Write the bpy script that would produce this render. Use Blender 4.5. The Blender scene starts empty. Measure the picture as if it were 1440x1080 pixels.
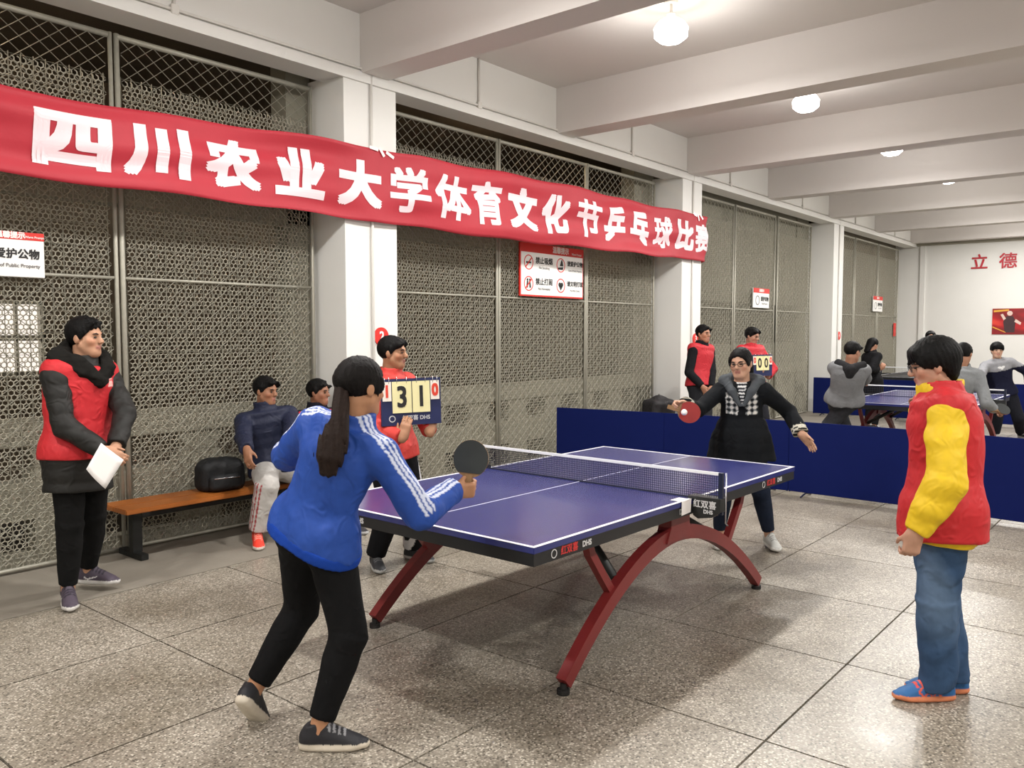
import bpy, bmesh, math, random
import numpy as np
from math import sin, cos, pi, radians
from mathutils import Vector, Matrix

# ------------------------------------------------------------------ camera, world, exposure
S = bpy.context.scene
COL = S.collection
random.seed(7)
cd = bpy.data.cameras.new('camera')
cam = bpy.data.objects.new('camera', cd)
COL.objects.link(cam)
cd.sensor_fit = 'HORIZONTAL'
cd.sensor_width = 36.0
cd.lens = 36.0 * 1169.7 / 1440.0
cd.clip_start = 0.05
cd.clip_end = 200
cam.location = (-4.050, -2.821, 1.648)
_yaw, _pit = radians(39.543), radians(-3.548)
_f = Vector((cos(_yaw) * cos(_pit), sin(_yaw) * cos(_pit), sin(_pit)))
cam.rotation_euler = _f.to_track_quat('-Z', 'Y').to_euler()
S.camera = cam

world = bpy.data.worlds.new('World')
S.world = world
world.use_nodes = True
world.node_tree.nodes['Background'].inputs[0].default_value = (0.75, 0.82, 1.0, 1)
world.node_tree.nodes['Background'].inputs[1].default_value = 0.25

S.view_settings.view_transform = 'Standard'
S.view_settings.look = 'None'
S.view_settings.gamma = 1.0
S.view_settings.use_curve_mapping = False
S.view_settings.exposure = 0.0
LAMP_POWER = 92.0

# ------------------------------------------------------------------ colours and materials
def lin(c):
    if isinstance(c, str):
        c = c.lstrip('#')
        c = [int(c[i:i + 2], 16) / 255 for i in (0, 2, 4)]
    return tuple((x / 12.92) if x <= 0.04045 else ((x + 0.055) / 1.055) ** 2.4 for x in c[:3])

class NT:
    def __init__(self, name):
        self.m = bpy.data.materials.new(name)
        self.m.use_nodes = True
        self.t = self.m.node_tree
        self.b = self.t.nodes['Principled BSDF']
    def n(self, typ, **kw):
        nd = self.t.nodes.new(typ)
        for k, v in kw.items():
            if k.startswith('i_'):
                key = k[2:]
                nd.inputs[int(key) if key.isdigit() else key.replace('_', ' ')].default_value = v
            else:
                setattr(nd, k, v)
        return nd
    def l(self, a, ao, b, bi):
        self.t.links.new(a.outputs[ao], b.inputs[bi])

def ramp(nt, stops):
    r = nt.n('ShaderNodeValToRGB')
    el = r.color_ramp.elements
    while len(el) < len(stops):
        el.new(0.5)
    for e, (p, c) in zip(el, stops):
        e.position = p
        e.color = (*lin(c), 1)
    return r

def mat(name, col, rough=0.6, metal=0.0, var=0.08, scale=12.0, bump=0.0, bscale=60.0, coat=0.0, spec=0.5, col2=None, emit=None, estr=0.0):
    nt = NT(name)
    tc = nt.n('ShaderNodeTexCoord')
    no = nt.n('ShaderNodeTexNoise', i_Scale=scale, i_Detail=4.0)
    nt.l(tc, 'Object', no, 'Vector')
    c = lin(col)
    if col2 is not None:
        a, b = lin(col2), c
    else:
        a, b = tuple(x * (1 - var) for x in c), tuple(min(1, x * (1 + var)) for x in c)
    mx = nt.n('ShaderNodeMix', data_type='RGBA')
    mx.inputs[6].default_value = (*a, 1)
    mx.inputs[7].default_value = (*b, 1)
    nt.l(no, 'Fac', mx, 0)
    nt.l(mx, 2, nt.b, 'Base Color')
    nt.b.inputs['Roughness'].default_value = rough
    nt.b.inputs['Metallic'].default_value = metal
    nt.b.inputs['Coat Weight'].default_value = coat
    nt.b.inputs['Specular IOR Level'].default_value = spec
    if bump:
        n2 = nt.n('ShaderNodeTexNoise', i_Scale=bscale, i_Detail=3.0)
        nt.l(tc, 'Object', n2, 'Vector')
        bp = nt.n('ShaderNodeBump', i_Strength=bump, i_Distance=0.01)
        nt.l(n2, 'Fac', bp, 'Height')
        nt.l(bp, 'Normal', nt.b, 'Normal')
    if emit:
        nt.b.inputs['Emission Color'].default_value = (*lin(emit), 1)
        nt.b.inputs['Emission Strength'].default_value = estr
    return nt.m

def attr_mat(name, rough=0.8, bump=0.15, bscale=350.0, spec=0.3, sheen=0.0, wrinkle=0.0):
    """cloth / skin whose own colours sit in the mesh's colour attribute"""
    nt = NT(name)
    at = nt.n('ShaderNodeVertexColor', layer_name='Col')
    tc = nt.n('ShaderNodeTexCoord')
    no = nt.n('ShaderNodeTexNoise', i_Scale=40.0, i_Detail=3.0)
    nt.l(tc, 'Object', no, 'Vector')
    mr = nt.n('ShaderNodeMapRange', i_3=0.88, i_4=1.1)
    nt.l(no, 'Fac', mr, 0)
    mx = nt.n('ShaderNodeVectorMath', operation='SCALE')
    nt.l(at, 'Color', mx, 0)
    nt.l(mr, 0, mx, 'Scale')
    nt.l(mx, 0, nt.b, 'Base Color')
    nt.b.inputs['Roughness'].default_value = rough
    nt.b.inputs['Specular IOR Level'].default_value = spec
    nt.b.inputs['Sheen Weight'].default_value = sheen
    n2 = nt.n('ShaderNodeTexNoise', i_Scale=bscale, i_Detail=2.0)
    nt.l(tc, 'Object', n2, 'Vector')
    bp = nt.n('ShaderNodeBump', i_Strength=bump, i_Distance=0.004)
    nt.l(n2, 'Fac', bp, 'Height')
    if wrinkle:
        n3 = nt.n('ShaderNodeTexNoise', i_Scale=11.0, i_Detail=3.0, i_Distortion=1.6, noise_type='RIDGED_MULTIFRACTAL')
        nt.l(tc, 'Object', n3, 'Vector')
        b2 = nt.n('ShaderNodeBump', i_Strength=wrinkle, i_Distance=0.02)
        nt.l(n3, 'Fac', b2, 'Height')
        nt.l(b2, 'Normal', bp, 'Normal')
    nt.l(bp, 'Normal', nt.b, 'Normal')
    return nt.m

# ------------------------------------------------------------------ mesh helpers
def finish(o, smooth=False):
    if smooth:
        o.data.polygons.foreach_set('use_smooth', [True] * len(o.data.polygons))
    return o

def link(name, me, parent=None, loc=(0, 0, 0), rotz=0.0):
    o = bpy.data.objects.new(name, me)
    COL.objects.link(o)
    o.location = loc
    o.rotation_euler = (0, 0, rotz)
    if parent:
        o.parent = parent
    return o

def thing(name, label, cat, loc=(0, 0, 0), rotz=0.0, group=None):
    o = link(name, None, None, loc, rotz)
    o['label'] = label
    o['category'] = cat
    if group:
        o['group'] = group
    return o

def tag(o, label=None, cat=None, group=None, kind=None):
    for k, v in (('label', label), ('category', cat), ('group', group), ('kind', kind)):
        if v:
            o[k] = v
    return o

def build(name, bm, m, parent=None, loc=(0, 0, 0), rotz=0.0, smooth=False, bevel=0.0):
    if bevel:
        bmesh.ops.bevel(bm, geom=[e for e in bm.edges], offset=bevel, segments=2, affect='EDGES', clamp_overlap=True)
    bmesh.ops.recalc_face_normals(bm, faces=bm.faces)
    me = bpy.data.meshes.new(name)
    bm.to_mesh(me)
    bm.free()
    for x in (m if isinstance(m, (list, tuple)) else [m]):
        me.materials.append(x)
    return finish(link(name, me, parent, loc, rotz), smooth)

def box(bm, x0, x1, y0, y1, z0, z1, mi=0):
    v = [bm.verts.new(p) for p in ((x0, y0, z0), (x1, y0, z0), (x1, y1, z0), (x0, y1, z0), (x0, y0, z1), (x1, y0, z1), (x1, y1, z1), (x0, y1, z1))]
    for f in ((0, 3, 2, 1), (4, 5, 6, 7), (0, 1, 5, 4), (1, 2, 6, 5), (2, 3, 7, 6), (3, 0, 4, 7)):
        fc = bm.faces.new([v[i] for i in f])
        fc.material_index = mi
    return bm

def B(*a, bevel=0.0, mi=0):
    bm = bmesh.new()
    box(bm, *a, mi=mi)
    if bevel:
        bmesh.ops.bevel(bm, geom=list(bm.edges), offset=bevel, segments=2, affect='EDGES')
    return bm

def prism(bm, pts, a0, a1, axis='y', mi=0):
    """polygon pts (u,v) extruded along an axis: 'y' -> (u, a, v); 'z' -> (u, v, a); 'x' -> (a, u, v)"""
    def P(u, v, a):
        return {'y': (u, a, v), 'z': (u, v, a), 'x': (a, u, v)}[axis]
    n = len(pts)
    A = [bm.verts.new(P(u, v, a0)) for u, v in pts]
    Bv = [bm.verts.new(P(u, v, a1)) for u, v in pts]
    bm.faces.new(A).material_index = mi
    bm.faces.new(Bv[::-1]).material_index = mi
    for i in range(n):
        j = (i + 1) % n
        bm.faces.new((A[i], A[j], Bv[j], Bv[i])).material_index = mi
    return bm

def tube(bm, pts, r, seg=8, cap=True, mi=0):
    """round tube through points; r is a number or one radius per point"""
    pts = [Vector(p) for p in pts]
    rr = r if isinstance(r, (list, tuple)) else [r] * len(pts)
    rings = []
    up = Vector((0, 0, 1))
    for i, p in enumerate(pts):
        d = (pts[min(i + 1, len(pts) - 1)] - pts[max(i - 1, 0)]).normalized()
        ref = up if abs(d.dot(up)) < 0.95 else Vector((1, 0, 0))
        a = d.cross(ref).normalized()
        b = d.cross(a).normalized()
        rings.append([bm.verts.new(p + rr[i] * (cos(2 * pi * k / seg) * a + sin(2 * pi * k / seg) * b)) for k in range(seg)])
    for i in range(len(rings) - 1):
        for k in range(seg):
            f = bm.faces.new((rings[i][k], rings[i][(k + 1) % seg], rings[i + 1][(k + 1) % seg], rings[i + 1][k]))
            f.material_index = mi
            f.smooth = True
    if cap:
        bm.faces.new(rings[0][::-1]).material_index = mi
        bm.faces.new(rings[-1]).material_index = mi
    return bm

def sweep_rect(bm, pts, w, h, axis=Vector((0, 1, 0)), mi=0):
    """rectangular bar through points lying in a plane whose normal is axis; w along axis, h across"""
    pts = [Vector(p) for p in pts]
    rings = []
    for i, p in enumerate(pts):
        d = (pts[min(i + 1, len(pts) - 1)] - pts[max(i - 1, 0)]).normalized()
        n = axis.cross(d).normalized()
        hh = h[i] if isinstance(h, (list, tuple)) else h
        rings.append([bm.verts.new(p + axis * (sa * w / 2) + n * (sb * hh / 2)) for sa, sb in ((-1, -1), (1, -1), (1, 1), (-1, 1))])
    for i in range(len(rings) - 1):
        for k in range(4):
            bm.faces.new((rings[i][k], rings[i][(k + 1) % 4], rings[i + 1][(k + 1) % 4], rings[i + 1][k])).material_index = mi
    bm.faces.new(rings[0][::-1]).material_index = mi
    bm.faces.new(rings[-1]).material_index = mi
    return bm

def disc(bm, c, r, h, axis='z', seg=24, mi=0):
    return prism(bm, [(c[0] + r * cos(2 * pi * k / seg), c[1] + r * sin(2 * pi * k / seg)) for k in range(seg)], h[0], h[1], axis, mi)

def text_mesh(s, size, weight=0.0, align='CENTER', ext=0.0, xs=1.0, res=3):
    cu = bpy.data.curves.new('lettering', 'FONT')
    cu.body = s
    cu.size = size
    cu.align_x = align
    cu.align_y = 'CENTER'
    cu.extrude = ext
    cu.resolution_u = res
    o = bpy.data.objects.new('lettering', cu)
    COL.objects.link(o)
    dg = bpy.context.evaluated_depsgraph_get()
    me = bpy.data.meshes.new_from_object(o.evaluated_get(dg))
    bpy.data.objects.remove(o)
    bpy.data.curves.remove(cu)
    if xs != 1.0:
        for v in me.vertices:
            v.co.x *= xs
    if weight:
        # bold: the same glyph printed again at eight small shifts
        bm = bmesh.new()
        bm.from_mesh(me)
        src = list(bm.verts) + list(bm.edges) + list(bm.faces)
        for ring_, n in ((weight, 8),):
            for k in range(n):
                r = bmesh.ops.duplicate(bm, geom=src)
                bmesh.ops.translate(bm, verts=[g for g in r['geom'] if isinstance(g, bmesh.types.BMVert)], vec=(ring_ * max(-1, min(1, 1.5 * cos(2 * pi * k / n))), ring_ * max(-1, min(1, 1.5 * sin(2 * pi * k / n))), .000006 * (k + 1)))
        bm.to_mesh(me)
        bm.free()
    return me

def put_text(s, size, m, parent, origin, ux, uz, weight=0.0, align='CENTER', xs=1.0, name='lettering', ext=0.0, res=3):
    """flat lettering as its own mesh: text x runs along ux, text y along uz"""
    me = text_mesh(s, size, weight, align, ext, xs, res)
    ux, uz, og = Vector(ux), Vector(uz), Vector(origin)
    un = ux.cross(uz)
    for v in me.vertices:
        v.co = og + ux * v.co.x + uz * v.co.y + un * v.co.z
    me.materials.clear()
    me.materials.append(m)
    me.name = name
    return link(name, me, parent)
# ------------------------------------------------------------------ materials of the room
M_paint = mat('white_wall_paint', '#e2e1dd', 0.75, var=0.025, scale=3.0, bump=0.05, bscale=90)
M_ceil = mat('ceiling_paint', '#d0cbc7', 0.8, var=0.03, scale=2.0, bump=0.04)
M_conc = mat('bare_concrete', '#a9a594', 0.85, col2='#8f8b7c', scale=3.5, bump=0.25, bscale=45)
M_conc_dark = mat('corridor_plaster', '#766a5a', 0.9, col2='#5e5447', scale=1.6, bump=0.15)
M_plaster = mat('grey_plaster', '#949182', 0.85, col2='#7d7a6d', scale=1.3, bump=0.1, bscale=30)
M_infill = mat('brown_grey_plaster', '#8a8271', 0.9, col2='#746c5e', scale=1.2, bump=.1)
M_galv = mat('galvanised_steel', '#a8a598', 0.5, metal=0.35, var=0.12, scale=25)
M_wire = mat('dull_zinc_wire', '#a7a292', 0.6, metal=0.15, var=0.1, scale=20)
M_conduit = mat('white_pvc_conduit', '#d9d6d0', 0.5, var=0.02)
M_joint = mat('tile_joint_strip', '#2e2a25', 0.7, var=0.1)
M_screed = mat('floor_screed', '#8c857a', 0.7, col2='#7b756a', scale=5, bump=0.15)

def terrazzo():
    nt = NT('terrazzo')
    tc = nt.n('ShaderNodeTexCoord')
    ob = nt.n('ShaderNodeNewGeometry')
    big = nt.n('ShaderNodeTexNoise', i_Scale=1.1, i_Detail=5.0, i_Roughness=0.6)
    nt.l(ob, 'Position', big, 'Vector')
    vo = nt.n('ShaderNodeTexVoronoi', i_Scale=105.0, i_Randomness=1.0)
    nt.l(ob, 'Position', vo, 'Vector')
    sp = nt.n('ShaderNodeSeparateColor')
    nt.l(vo, 'Color', sp, 0)
    r1 = ramp(nt, [(0.0, '#4a4640'), (0.16, '#5c574f'), (0.28, '#9b9488'), (0.62, '#a79f92'), (0.80, '#c9c2b5'), (1.0, '#dcd6ca')])
    nt.l(sp, 0, r1, 0)
    ed = nt.n('ShaderNodeMapRange', i_1=0.25, i_2=0.75)
    nt.l(vo, 'Distance', ed, 0)
    mx = nt.n('ShaderNodeMix', data_type='RGBA')
    mx.inputs[7].default_value = (*lin('#8f887c'), 1)
    nt.l(ed, 0, mx, 0)
    nt.l(r1, 0, mx, 6)
    r2 = ramp(nt, [(0.3, '#c9c4bc'), (0.7, '#ffffff')])
    nt.l(big, 'Fac', r2, 0)
    m2 = nt.n('ShaderNodeMix', data_type='RGBA', blend_type='MULTIPLY', i_0=1.0)
    nt.l(mx, 2, m2, 6)
    nt.l(r2, 0, m2, 7)
    nt.l(m2, 2, nt.b, 'Base Color')
    rr = nt.n('ShaderNodeMapRange', i_1=0.3, i_2=0.7, i_3=0.26, i_4=0.42)
    nt.l(big, 'Fac', rr, 0)
    nt.l(rr, 0, nt.b, 'Roughness')
    nt.b.inputs['Specular IOR Level'].default_value = 0.5
    bp = nt.n('ShaderNodeBump', i_Strength=0.12, i_Distance=0.002)
    nt.l(sp, 1, bp, 'Height')
    nt.l(bp, 'Normal', nt.b, 'Normal')
    return nt.m
M_terrazzo = terrazzo()

XEND = 19.7      # far end wall
YW = 3.0         # front face of the columns and of the edge beam
YM = 3.36        # plane of the wire mesh
ZC = 4.45        # ceiling slab
ZB = 3.94        # underside of the cross beams
COLS = [(-5.5, -4.9), (0.70, 1.31), (6.86, 7.46), (13.30, 13.90)]

# floor: a slab, joint strips as the dark gaps, and one object per terrazzo tile where tiles can be told apart
floor = tag(build('floor', B(-9, XEND + .3, -9, 7.2, -0.25, -0.012), M_joint), kind='structure')
TX, TY = 1.010, 0.985
x0t, y0t = 0.13 - 4 * TX, -0.545 - 4 * TY
bm = B(0.005, TX - 0.005, 0.005, TY - 0.005, -0.012, 0)
tile_me = None
for i in range(0, 16):
    for j in range(0, 7 + 1):
        if y0t + (j + 1) * TY > 3.0 + TY:
            continue
        if tile_me is None:
            o = build('terrazzo_tile', bm, M_terrazzo, floor, (x0t + i * TX, y0t + j * TY, 0))
            tile_me = o.data
        elif y0t + (j + 1) * TY < 3.3:
            link('terrazzo_tile', tile_me, floor, (x0t + i * TX, y0t + j * TY, 0))
xe, ye = x0t + 16 * TX, y0t + 7 * TY + TY
ylast = y0t + 7 * TY
yl = max(y0t + (j + 1) * TY for j in range(8) if y0t + (j + 1) * TY < 3.3)
# the floor beyond the tiles that can be told apart
rest = bmesh.new()
box(rest, xe + .004, XEND, y0t, yl, -0.012, 0)
box(rest, -9, XEND, -9, y0t - .004, -0.012, 0)
box(rest, -9, x0t - .004, y0t, yl, -0.012, 0)
build('terrazzo_paving', rest, M_terrazzo, floor)
build('screed_strip', B(-9, XEND, yl + .006, 3.72, -0.012, 0.001), M_screed, floor)

# ceiling slab and cross beams
ceiling = tag(build('ceiling', B(-9, XEND + .3, -9, 3.5, ZC, ZC + .3), M_ceil), kind='structure')
for bx in (-8.4, -5.35, -2.2, 0.89, 3.80, 6.98, 9.90, 12.95, 16.0, 19.05):
    build('cross_beam', B(bx, bx + 0.31, -9, 2.999, ZB, ZC), M_ceil, ceiling)

# left wall: columns, edge beam, conduit
wall_left = tag(build('wall_left', B(-9, XEND, 3.0, 3.30, 3.875, ZC), M_paint), kind='structure')
for a, b in COLS:
    build('column', B(a, b, YW, 3.62, 0, 3.90), M_paint, wall_left)
build('edge_lip', B(-9, XEND, 2.975, 3.0, 3.86, 3.95), M_paint, wall_left)
bm = bmesh.new()
tube(bm, [(-9, 2.985, 3.975), (XEND, 2.985, 3.975)], 0.012, 8)
for x in (-0.85, 2.45, 5.45, 8.4, 11.5, 14.6, 17.6):
    tube(bm, [(x, 2.985, 3.975), (x, 2.985, ZC)], 0.012, 8)
for x in (1.0, 7.16, 13.6):
    tube(bm, [(x, 2.985, 3.975), (x, 2.985, 0.3)], 0.014, 8)
build('conduit', bm, M_conduit, wall_left)
for x in (-0.85, 2.45, 5.45, 8.4, 11.5):
    build('junction_box', B(x - .03, x + .03, 2.965, 3.0, 3.94, 4.01, bevel=.004), M_conduit, wall_left)

# low concrete parapet with openings behind the mesh, one stretch per bay
def parapet(x0, x1, pitch, hw):
    bm = bmesh.new()
    y0, y1 = 3.50, 3.64
    box(bm, x0, x1, y0, y1, 0, 0.09)
    box(bm, x0, x1, y0, y1, 0.33, 0.60)
    box(bm, x0, x1, y0 - .03, y1 + .03, 0.85, 1.04)
    n = int((x1 - x0) / pitch)
    edge = (x1 - x0 - n * pitch) / 2
    cs = [x0 + edge + (i + .5) * pitch for i in range(n)]
    t = 0.07
    # pieces between the pointed openings (upper row) and the square openings (lower row)
    lx = x0
    for i in range(n + 1):
        rx = cs[i] - hw if i < n else x1
        a = lx + (t if i > 0 else 0)
        b = rx - (t if i < n else 0)
        zm = 0.725
        pts = []
        pts += [(lx - (0 if i == 0 else t), 0.60), (rx + (0 if i == n else t), 0.60)]
        pts += [(rx - (0 if i == n else 0.0), zm)] if i < n else []
        pts += [(rx + (0 if i == n else t), 0.85), (lx - (0 if i == 0 else t), 0.85)]
        pts += [(lx, zm)] if i > 0 else []
        prism(bm, pts, y0, y1, 'y')
        box(bm, lx - (0 if i == 0 else .03), rx + (0 if i == n else .03), y0, y1, 0.09, 0.33)
        lx = cs[i] + hw if i < n else x1
    return bm
build('parapet', parapet(-4.9, 0.70, 1.12, 0.42), M_conc, wall_left)
build('parapet', parapet(1.31, 6.86, 0.72, 0.22), M_conc, wall_left)
build('parapet', parapet(7.46, 13.30, 0.73, 0.22), M_conc, wall_left)
build('parapet', parapet(13.90, XEND - .005, 0.73, 0.22), M_conc, wall_left)
# concrete pilasters and lintel bands beyond the mesh
bm = bmesh.new()
for x in (0.46, 6.35, 12.6):
    box(bm, x, x + .26 if x < 1 else x + .55, 3.50, 3.72, 0, 4.4)
for x in (-4.9, 1.31, 7.46):
    box(bm, x, x + .05, 3.50, 3.72, 0, 4.4)
build('concrete_pilaster', bm, M_plaster, wall_left)
bm = bmesh.new()
for a, b in ((-4.9, .70), (1.31, 6.86)):
    box(bm, a, b, 3.50, 3.70, 2.62, 2.80)
build('lintel_band', bm, M_conc, wall_left)
bm = bmesh.new()
box(bm, 7.46, 13.30, 3.52, 3.70, 2.18, 4.4)
box(bm, 7.46, 13.30, 3.52, 3.70, 1.04, 1.45)
build('plastered_infill', bm, M_plaster, wall_left)
build('plastered_infill', B(13.90, XEND - .01, 3.52, 3.70, 1.04, 4.4), M_infill, wall_left)
# corridor beyond the mesh
cor = bmesh.new()
box(cor, -9, 0.2, 6.6, 6.8, 0, 1.2)
box(cor, -9, -1.62, 6.6, 6.8, 1.2, 4.4)
box(cor, -0.40, XEND, 6.6, 6.8, 1.2, 4.4)
box(cor, 0.2, XEND, 6.6, 6.8, 0, 1.2)
box(cor, -1.62, -0.40, 6.6, 6.8, 1.98, 4.4)
box(cor, -9, XEND, 3.3, 6.8, 4.4, 4.6)
corridor = tag(build('wall_corridor', cor, M_conc_dark), kind='structure')
build('pinned_board', B(.03, .50, 6.57, 6.6, 1.15, 1.98), M_infill, corridor)
w1 = tag(build('window_1', B(-1.62, -0.40, 6.62, 6.66, 1.2, 1.22), M_galv), kind='structure')
bm = bmesh.new()
for x in (-1.62, -1.05, -0.44):
    box(bm, x, x + .05, 6.60, 6.68, 1.2, 1.98)
for x in (-1.36, -1.21, -0.86, -0.68):
    box(bm, x, x + .02, 6.60, 6.66, 1.2, 1.98)
box(bm, -1.62, -.40, 6.60, 6.68, 1.56, 1.62)
box(bm, -1.62, -.40, 6.60, 6.68, 1.2, 1.24)
box(bm, -1.62, -.40, 6.60, 6.68, 1.94, 1.98)
build('window_frame', bm, M_galv, w1)
M_sky = mat('lit_window_pane', '#e8e4e0', 0.3, emit='#f2e8e0', estr=1.1, var=.02)
build('pane', B(-1.62, -.40, 6.70, 6.72, 1.2, 1.98), M_sky, w1)

# end wall, right wall, back wall
wall_far = tag(build('wall_far', B(XEND, XEND + .25, -9, 6.8, 0, ZC), M_paint), kind='structure')
bm = bmesh.new()
box(bm, XEND - .16, XEND, -9, 3.0, 3.90, 4.06)
build('cable_trunking', bm, M_conc, wall_far)
build('corner_pipe', B(XEND - .05, XEND, 2.78, 2.90, 0, 3.9), M_paint, wall_far)
tag(build('wall_right', B(-9, XEND, -9.2, -9, 0, ZC), M_paint), kind='structure')
tag(build('wall_back', B(-9.2, -9, -9.2, 7, 0, 4.6), M_paint), kind='structure')

# ------------------------------------------------------------------ ceiling lamps
M_fit = mat('lamp_fitting', '#cfcac4', 0.4, metal=.3)
M_bulb = mat('glowing_lamp', '#ffffff', 0.3, emit='#fffaf0', estr=14.0, var=0)
M_corridor_fill = mat('corridor_fill_glow', '#fff2dc', 0.3, emit='#ffe2bb', estr=60.0, var=0)  # glow of the added fill tubes in the corridor
def ceiling_lamp(x, y, where):
    t = thing('ceiling_lamp', where, 'lamp', (x, y, 0), 0, 'lamps hanging between the ceiling beams')
    bm = bmesh.new()
    disc(bm, (0, 0), .06, (ZC - .03, ZC), 'z', 20)
    tube(bm, [(0, 0, ZC - .03), (0, 0, 4.30)], .014, 8)
    disc(bm, (0, 0), .035, (4.28, 4.34), 'z', 16)
    build('lamp_stem', bm, M_fit, t)
    bm = bmesh.new()
    tube(bm, [(0, 0, 4.30), (0, 0, 4.27), (0, 0, 4.22), (0, 0, 4.15), (0, 0, 4.11), (0, 0, 4.095)], [.06, .11, .145, .14, .09, .02], 20)
    build('bulb', bm, M_bulb, t, smooth=True)
    ld = bpy.data.lights.new('lamp_light', 'AREA')
    ld.shape = 'DISK'
    ld.size = 0.24
    ld.energy = LAMP_POWER * .95
    ld.color = (1.0, 0.975, 0.94)
    lo = bpy.data.objects.new('lamp_light', ld)
    COL.objects.link(lo)
    lo.location = (0, 0, 4.085)
    lo.parent = t
    pd = bpy.data.lights.new('lamp_glow', 'POINT')
    pd.shadow_soft_size = .07
    pd.energy = LAMP_POWER * .38
    pd.color = ld.color
    po = bpy.data.objects.new('lamp_glow', pd)
    COL.objects.link(po)
    po.location = (0, 0, 4.0)
    po.parent = t
    return t
LX = (-6.9, -3.8, -0.65, 2.38, 5.30, 8.35, 11.25, 14.4, 17.5)
names = {3: 'glowing lamp nearest the camera, below the top edge of the photo',
         4: 'glowing lamp second from the camera, in the bay beyond the banner centre',
         5: 'small glowing lamp third from the camera between white beams',
         6: 'small glowing lamp fourth from the camera between white beams'}
ORD = ('first', 'second', 'third', 'fourth', 'fifth', 'sixth', 'seventh', 'eighth', 'ninth')
for i, x in enumerate(LX):
    ceiling_lamp(x, (.72, .70, .70, .74, .66, .58, .48, .45, .45)[i], names.get(i, 'lamp of the left row outside the view, in the %s ceiling bay' % ORD[i]))
    ceiling_lamp(x, -4.6, 'lamp of the right row outside the view, in the %s ceiling bay' % ORD[i])
# added fill lights, hidden by the edge beam, to brighten the corridor
for x, w_ in ((-2.6, 'left'), (4.2, 'middle'), (10.5, 'right')):
    t = thing('corridor_fill_light', 'added unseen fill tube on the corridor ceiling behind the mesh, %s one' % w_, 'lamp', (x, 3.95, 0), 0, 'added corridor fill lights')
    build('tube', B(-.6, .6, -.02, .02, 4.30, 4.34, bevel=.01), M_corridor_fill, t)
    build('fitting', B(-.62, .62, -.03, .03, 4.345, 4.40, bevel=.005), M_fit, t)
# ------------------------------------------------------------------ wire mesh panels
def hex_lattice(w, z0, z1, pitch=0.037, sw=0.0085, y=0.0):
    bm = bmesh.new()
    s = pitch / math.sqrt(3)
    rows = int((z1 - z0) / (1.5 * s))
    cols = int(w / pitch)
    def bar(p, q):
        d = (q - p).normalized()
        n = Vector((-d.z, 0, d.x)) * (sw / 2)
        o = Vector((0, .0016, 0))
        a = [bm.verts.new(p + n + o), bm.verts.new(p - n + o), bm.verts.new(p - o)]
        b = [bm.verts.new(q + n + o), bm.verts.new(q - n + o), bm.verts.new(q - o)]
        for i in range(3):
            j = (i + 1) % 3
            bm.faces.new((a[i], a[j], b[j], b[i]))
    for r in range(rows):
        for c in range(cols):
            cx = (c + .5 + (.5 if r % 2 else 0)) * pitch
            if cx + pitch / 2 > w:
                continue
            cz = z0 + s + r * 1.5 * s
            v = [Vector((cx + s * sin(k * pi / 3), y, cz + s * cos(k * pi / 3))) for k in range(6)]
            for k in (0, 1, 2):
                bar(v[k], v[k + 1])
    return bm

def wire(bm, p, q, r=.0022):
    p, q = Vector(p), Vector(q)
    d = (q - p).normalized()
    n = Vector((-d.z, 0, d.x)) * r
    o = Vector((0, r, 0))
    a = [bm.verts.new(p + n + o), bm.verts.new(p - n + o), bm.verts.new(p - o * 1.6)]
    b = [bm.verts.new(q + n + o), bm.verts.new(q - n + o), bm.verts.new(q - o * 1.6)]
    for i in range(3):
        j = (i + 1) % 3
        bm.faces.new((a[i], a[j], b[j], b[i]))

PW = 1.75
def make_panel():
    t = thing('mesh_panel', 'galvanised wire mesh panel', 'mesh fence', (0, YM, 0))
    post = build('post', tube(bmesh.new(), [(-.03, 0, 0.02), (-.03, 0, 3.82)], .020, 8), M_galv, t)
    build('post', tube(bmesh.new(), [(PW - .062, 0, 0.02), (PW - .062, 0, 3.82)], .016, 8), M_galv, t)
    build('rail', tube(bmesh.new(), [(-.03, 0, 3.80), (PW - .08, 0, 3.80)], .022, 8), M_galv, t)
    build('rail', tube(bmesh.new(), [(-.03, .0, 2.05), (PW - .08, .0, 2.05)], .012, 8), M_galv, t)
    build('rail', tube(bmesh.new(), [(-.03, 0, 0.03), (PW - .08, 0, 0.03)], .014, 8), M_galv, t)
    W = PW - .10
    tag(build('honeycomb_mesh', hex_lattice(W, 0.03, 3.50, y=0.02), M_wire, t), kind='stuff')
    bm = bmesh.new()
    k = 0.0
    while k < W:
        wire(bm, (k, 0.008, .03), (k, 0.008, 3.52), .0032)
        k += .078
    z = .10
    while z < 3.52:
        wire(bm, (0, 0.012, z), (W, 0.012, z), .0018)
        z += .155
    tag(build('welded_wire', bm, M_galv, t), kind='stuff')
    bm = bmesh.new()
    dx = .128
    H0, H1 = .05, 3.79
    sl = 0.80
    k = -(H1 - H0) / sl
    while k < W:
        for sgn in (1, -1):
            pts = []
            # line x = k + (z-H0)/sl, clipped to the panel
            za = H0 + max(0, -k) * sl
            zb = min(H1, H0 + (W - k) * sl)
            if zb - za > .03:
                p = (k + (za - H0) / sl, za)
                q = (k + (zb - H0) / sl, zb)
                if sgn < 0:
                    p = (W - p[0], p[1])
                    q = (W - q[0], q[1])
                wire(bm, (p[0], -.006, p[1]), (q[0], -.006, q[1]), .0026)
        k += dx
    tag(build('chain_link', bm, M_galv, t), kind='stuff')
    return t

def copy_tree(o, parent=None):
    c = o.copy()
    COL.objects.link(c)
    if parent:
        c.parent = parent
    for ch in list(o.children):
        copy_tree(ch, c)
    return c

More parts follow.
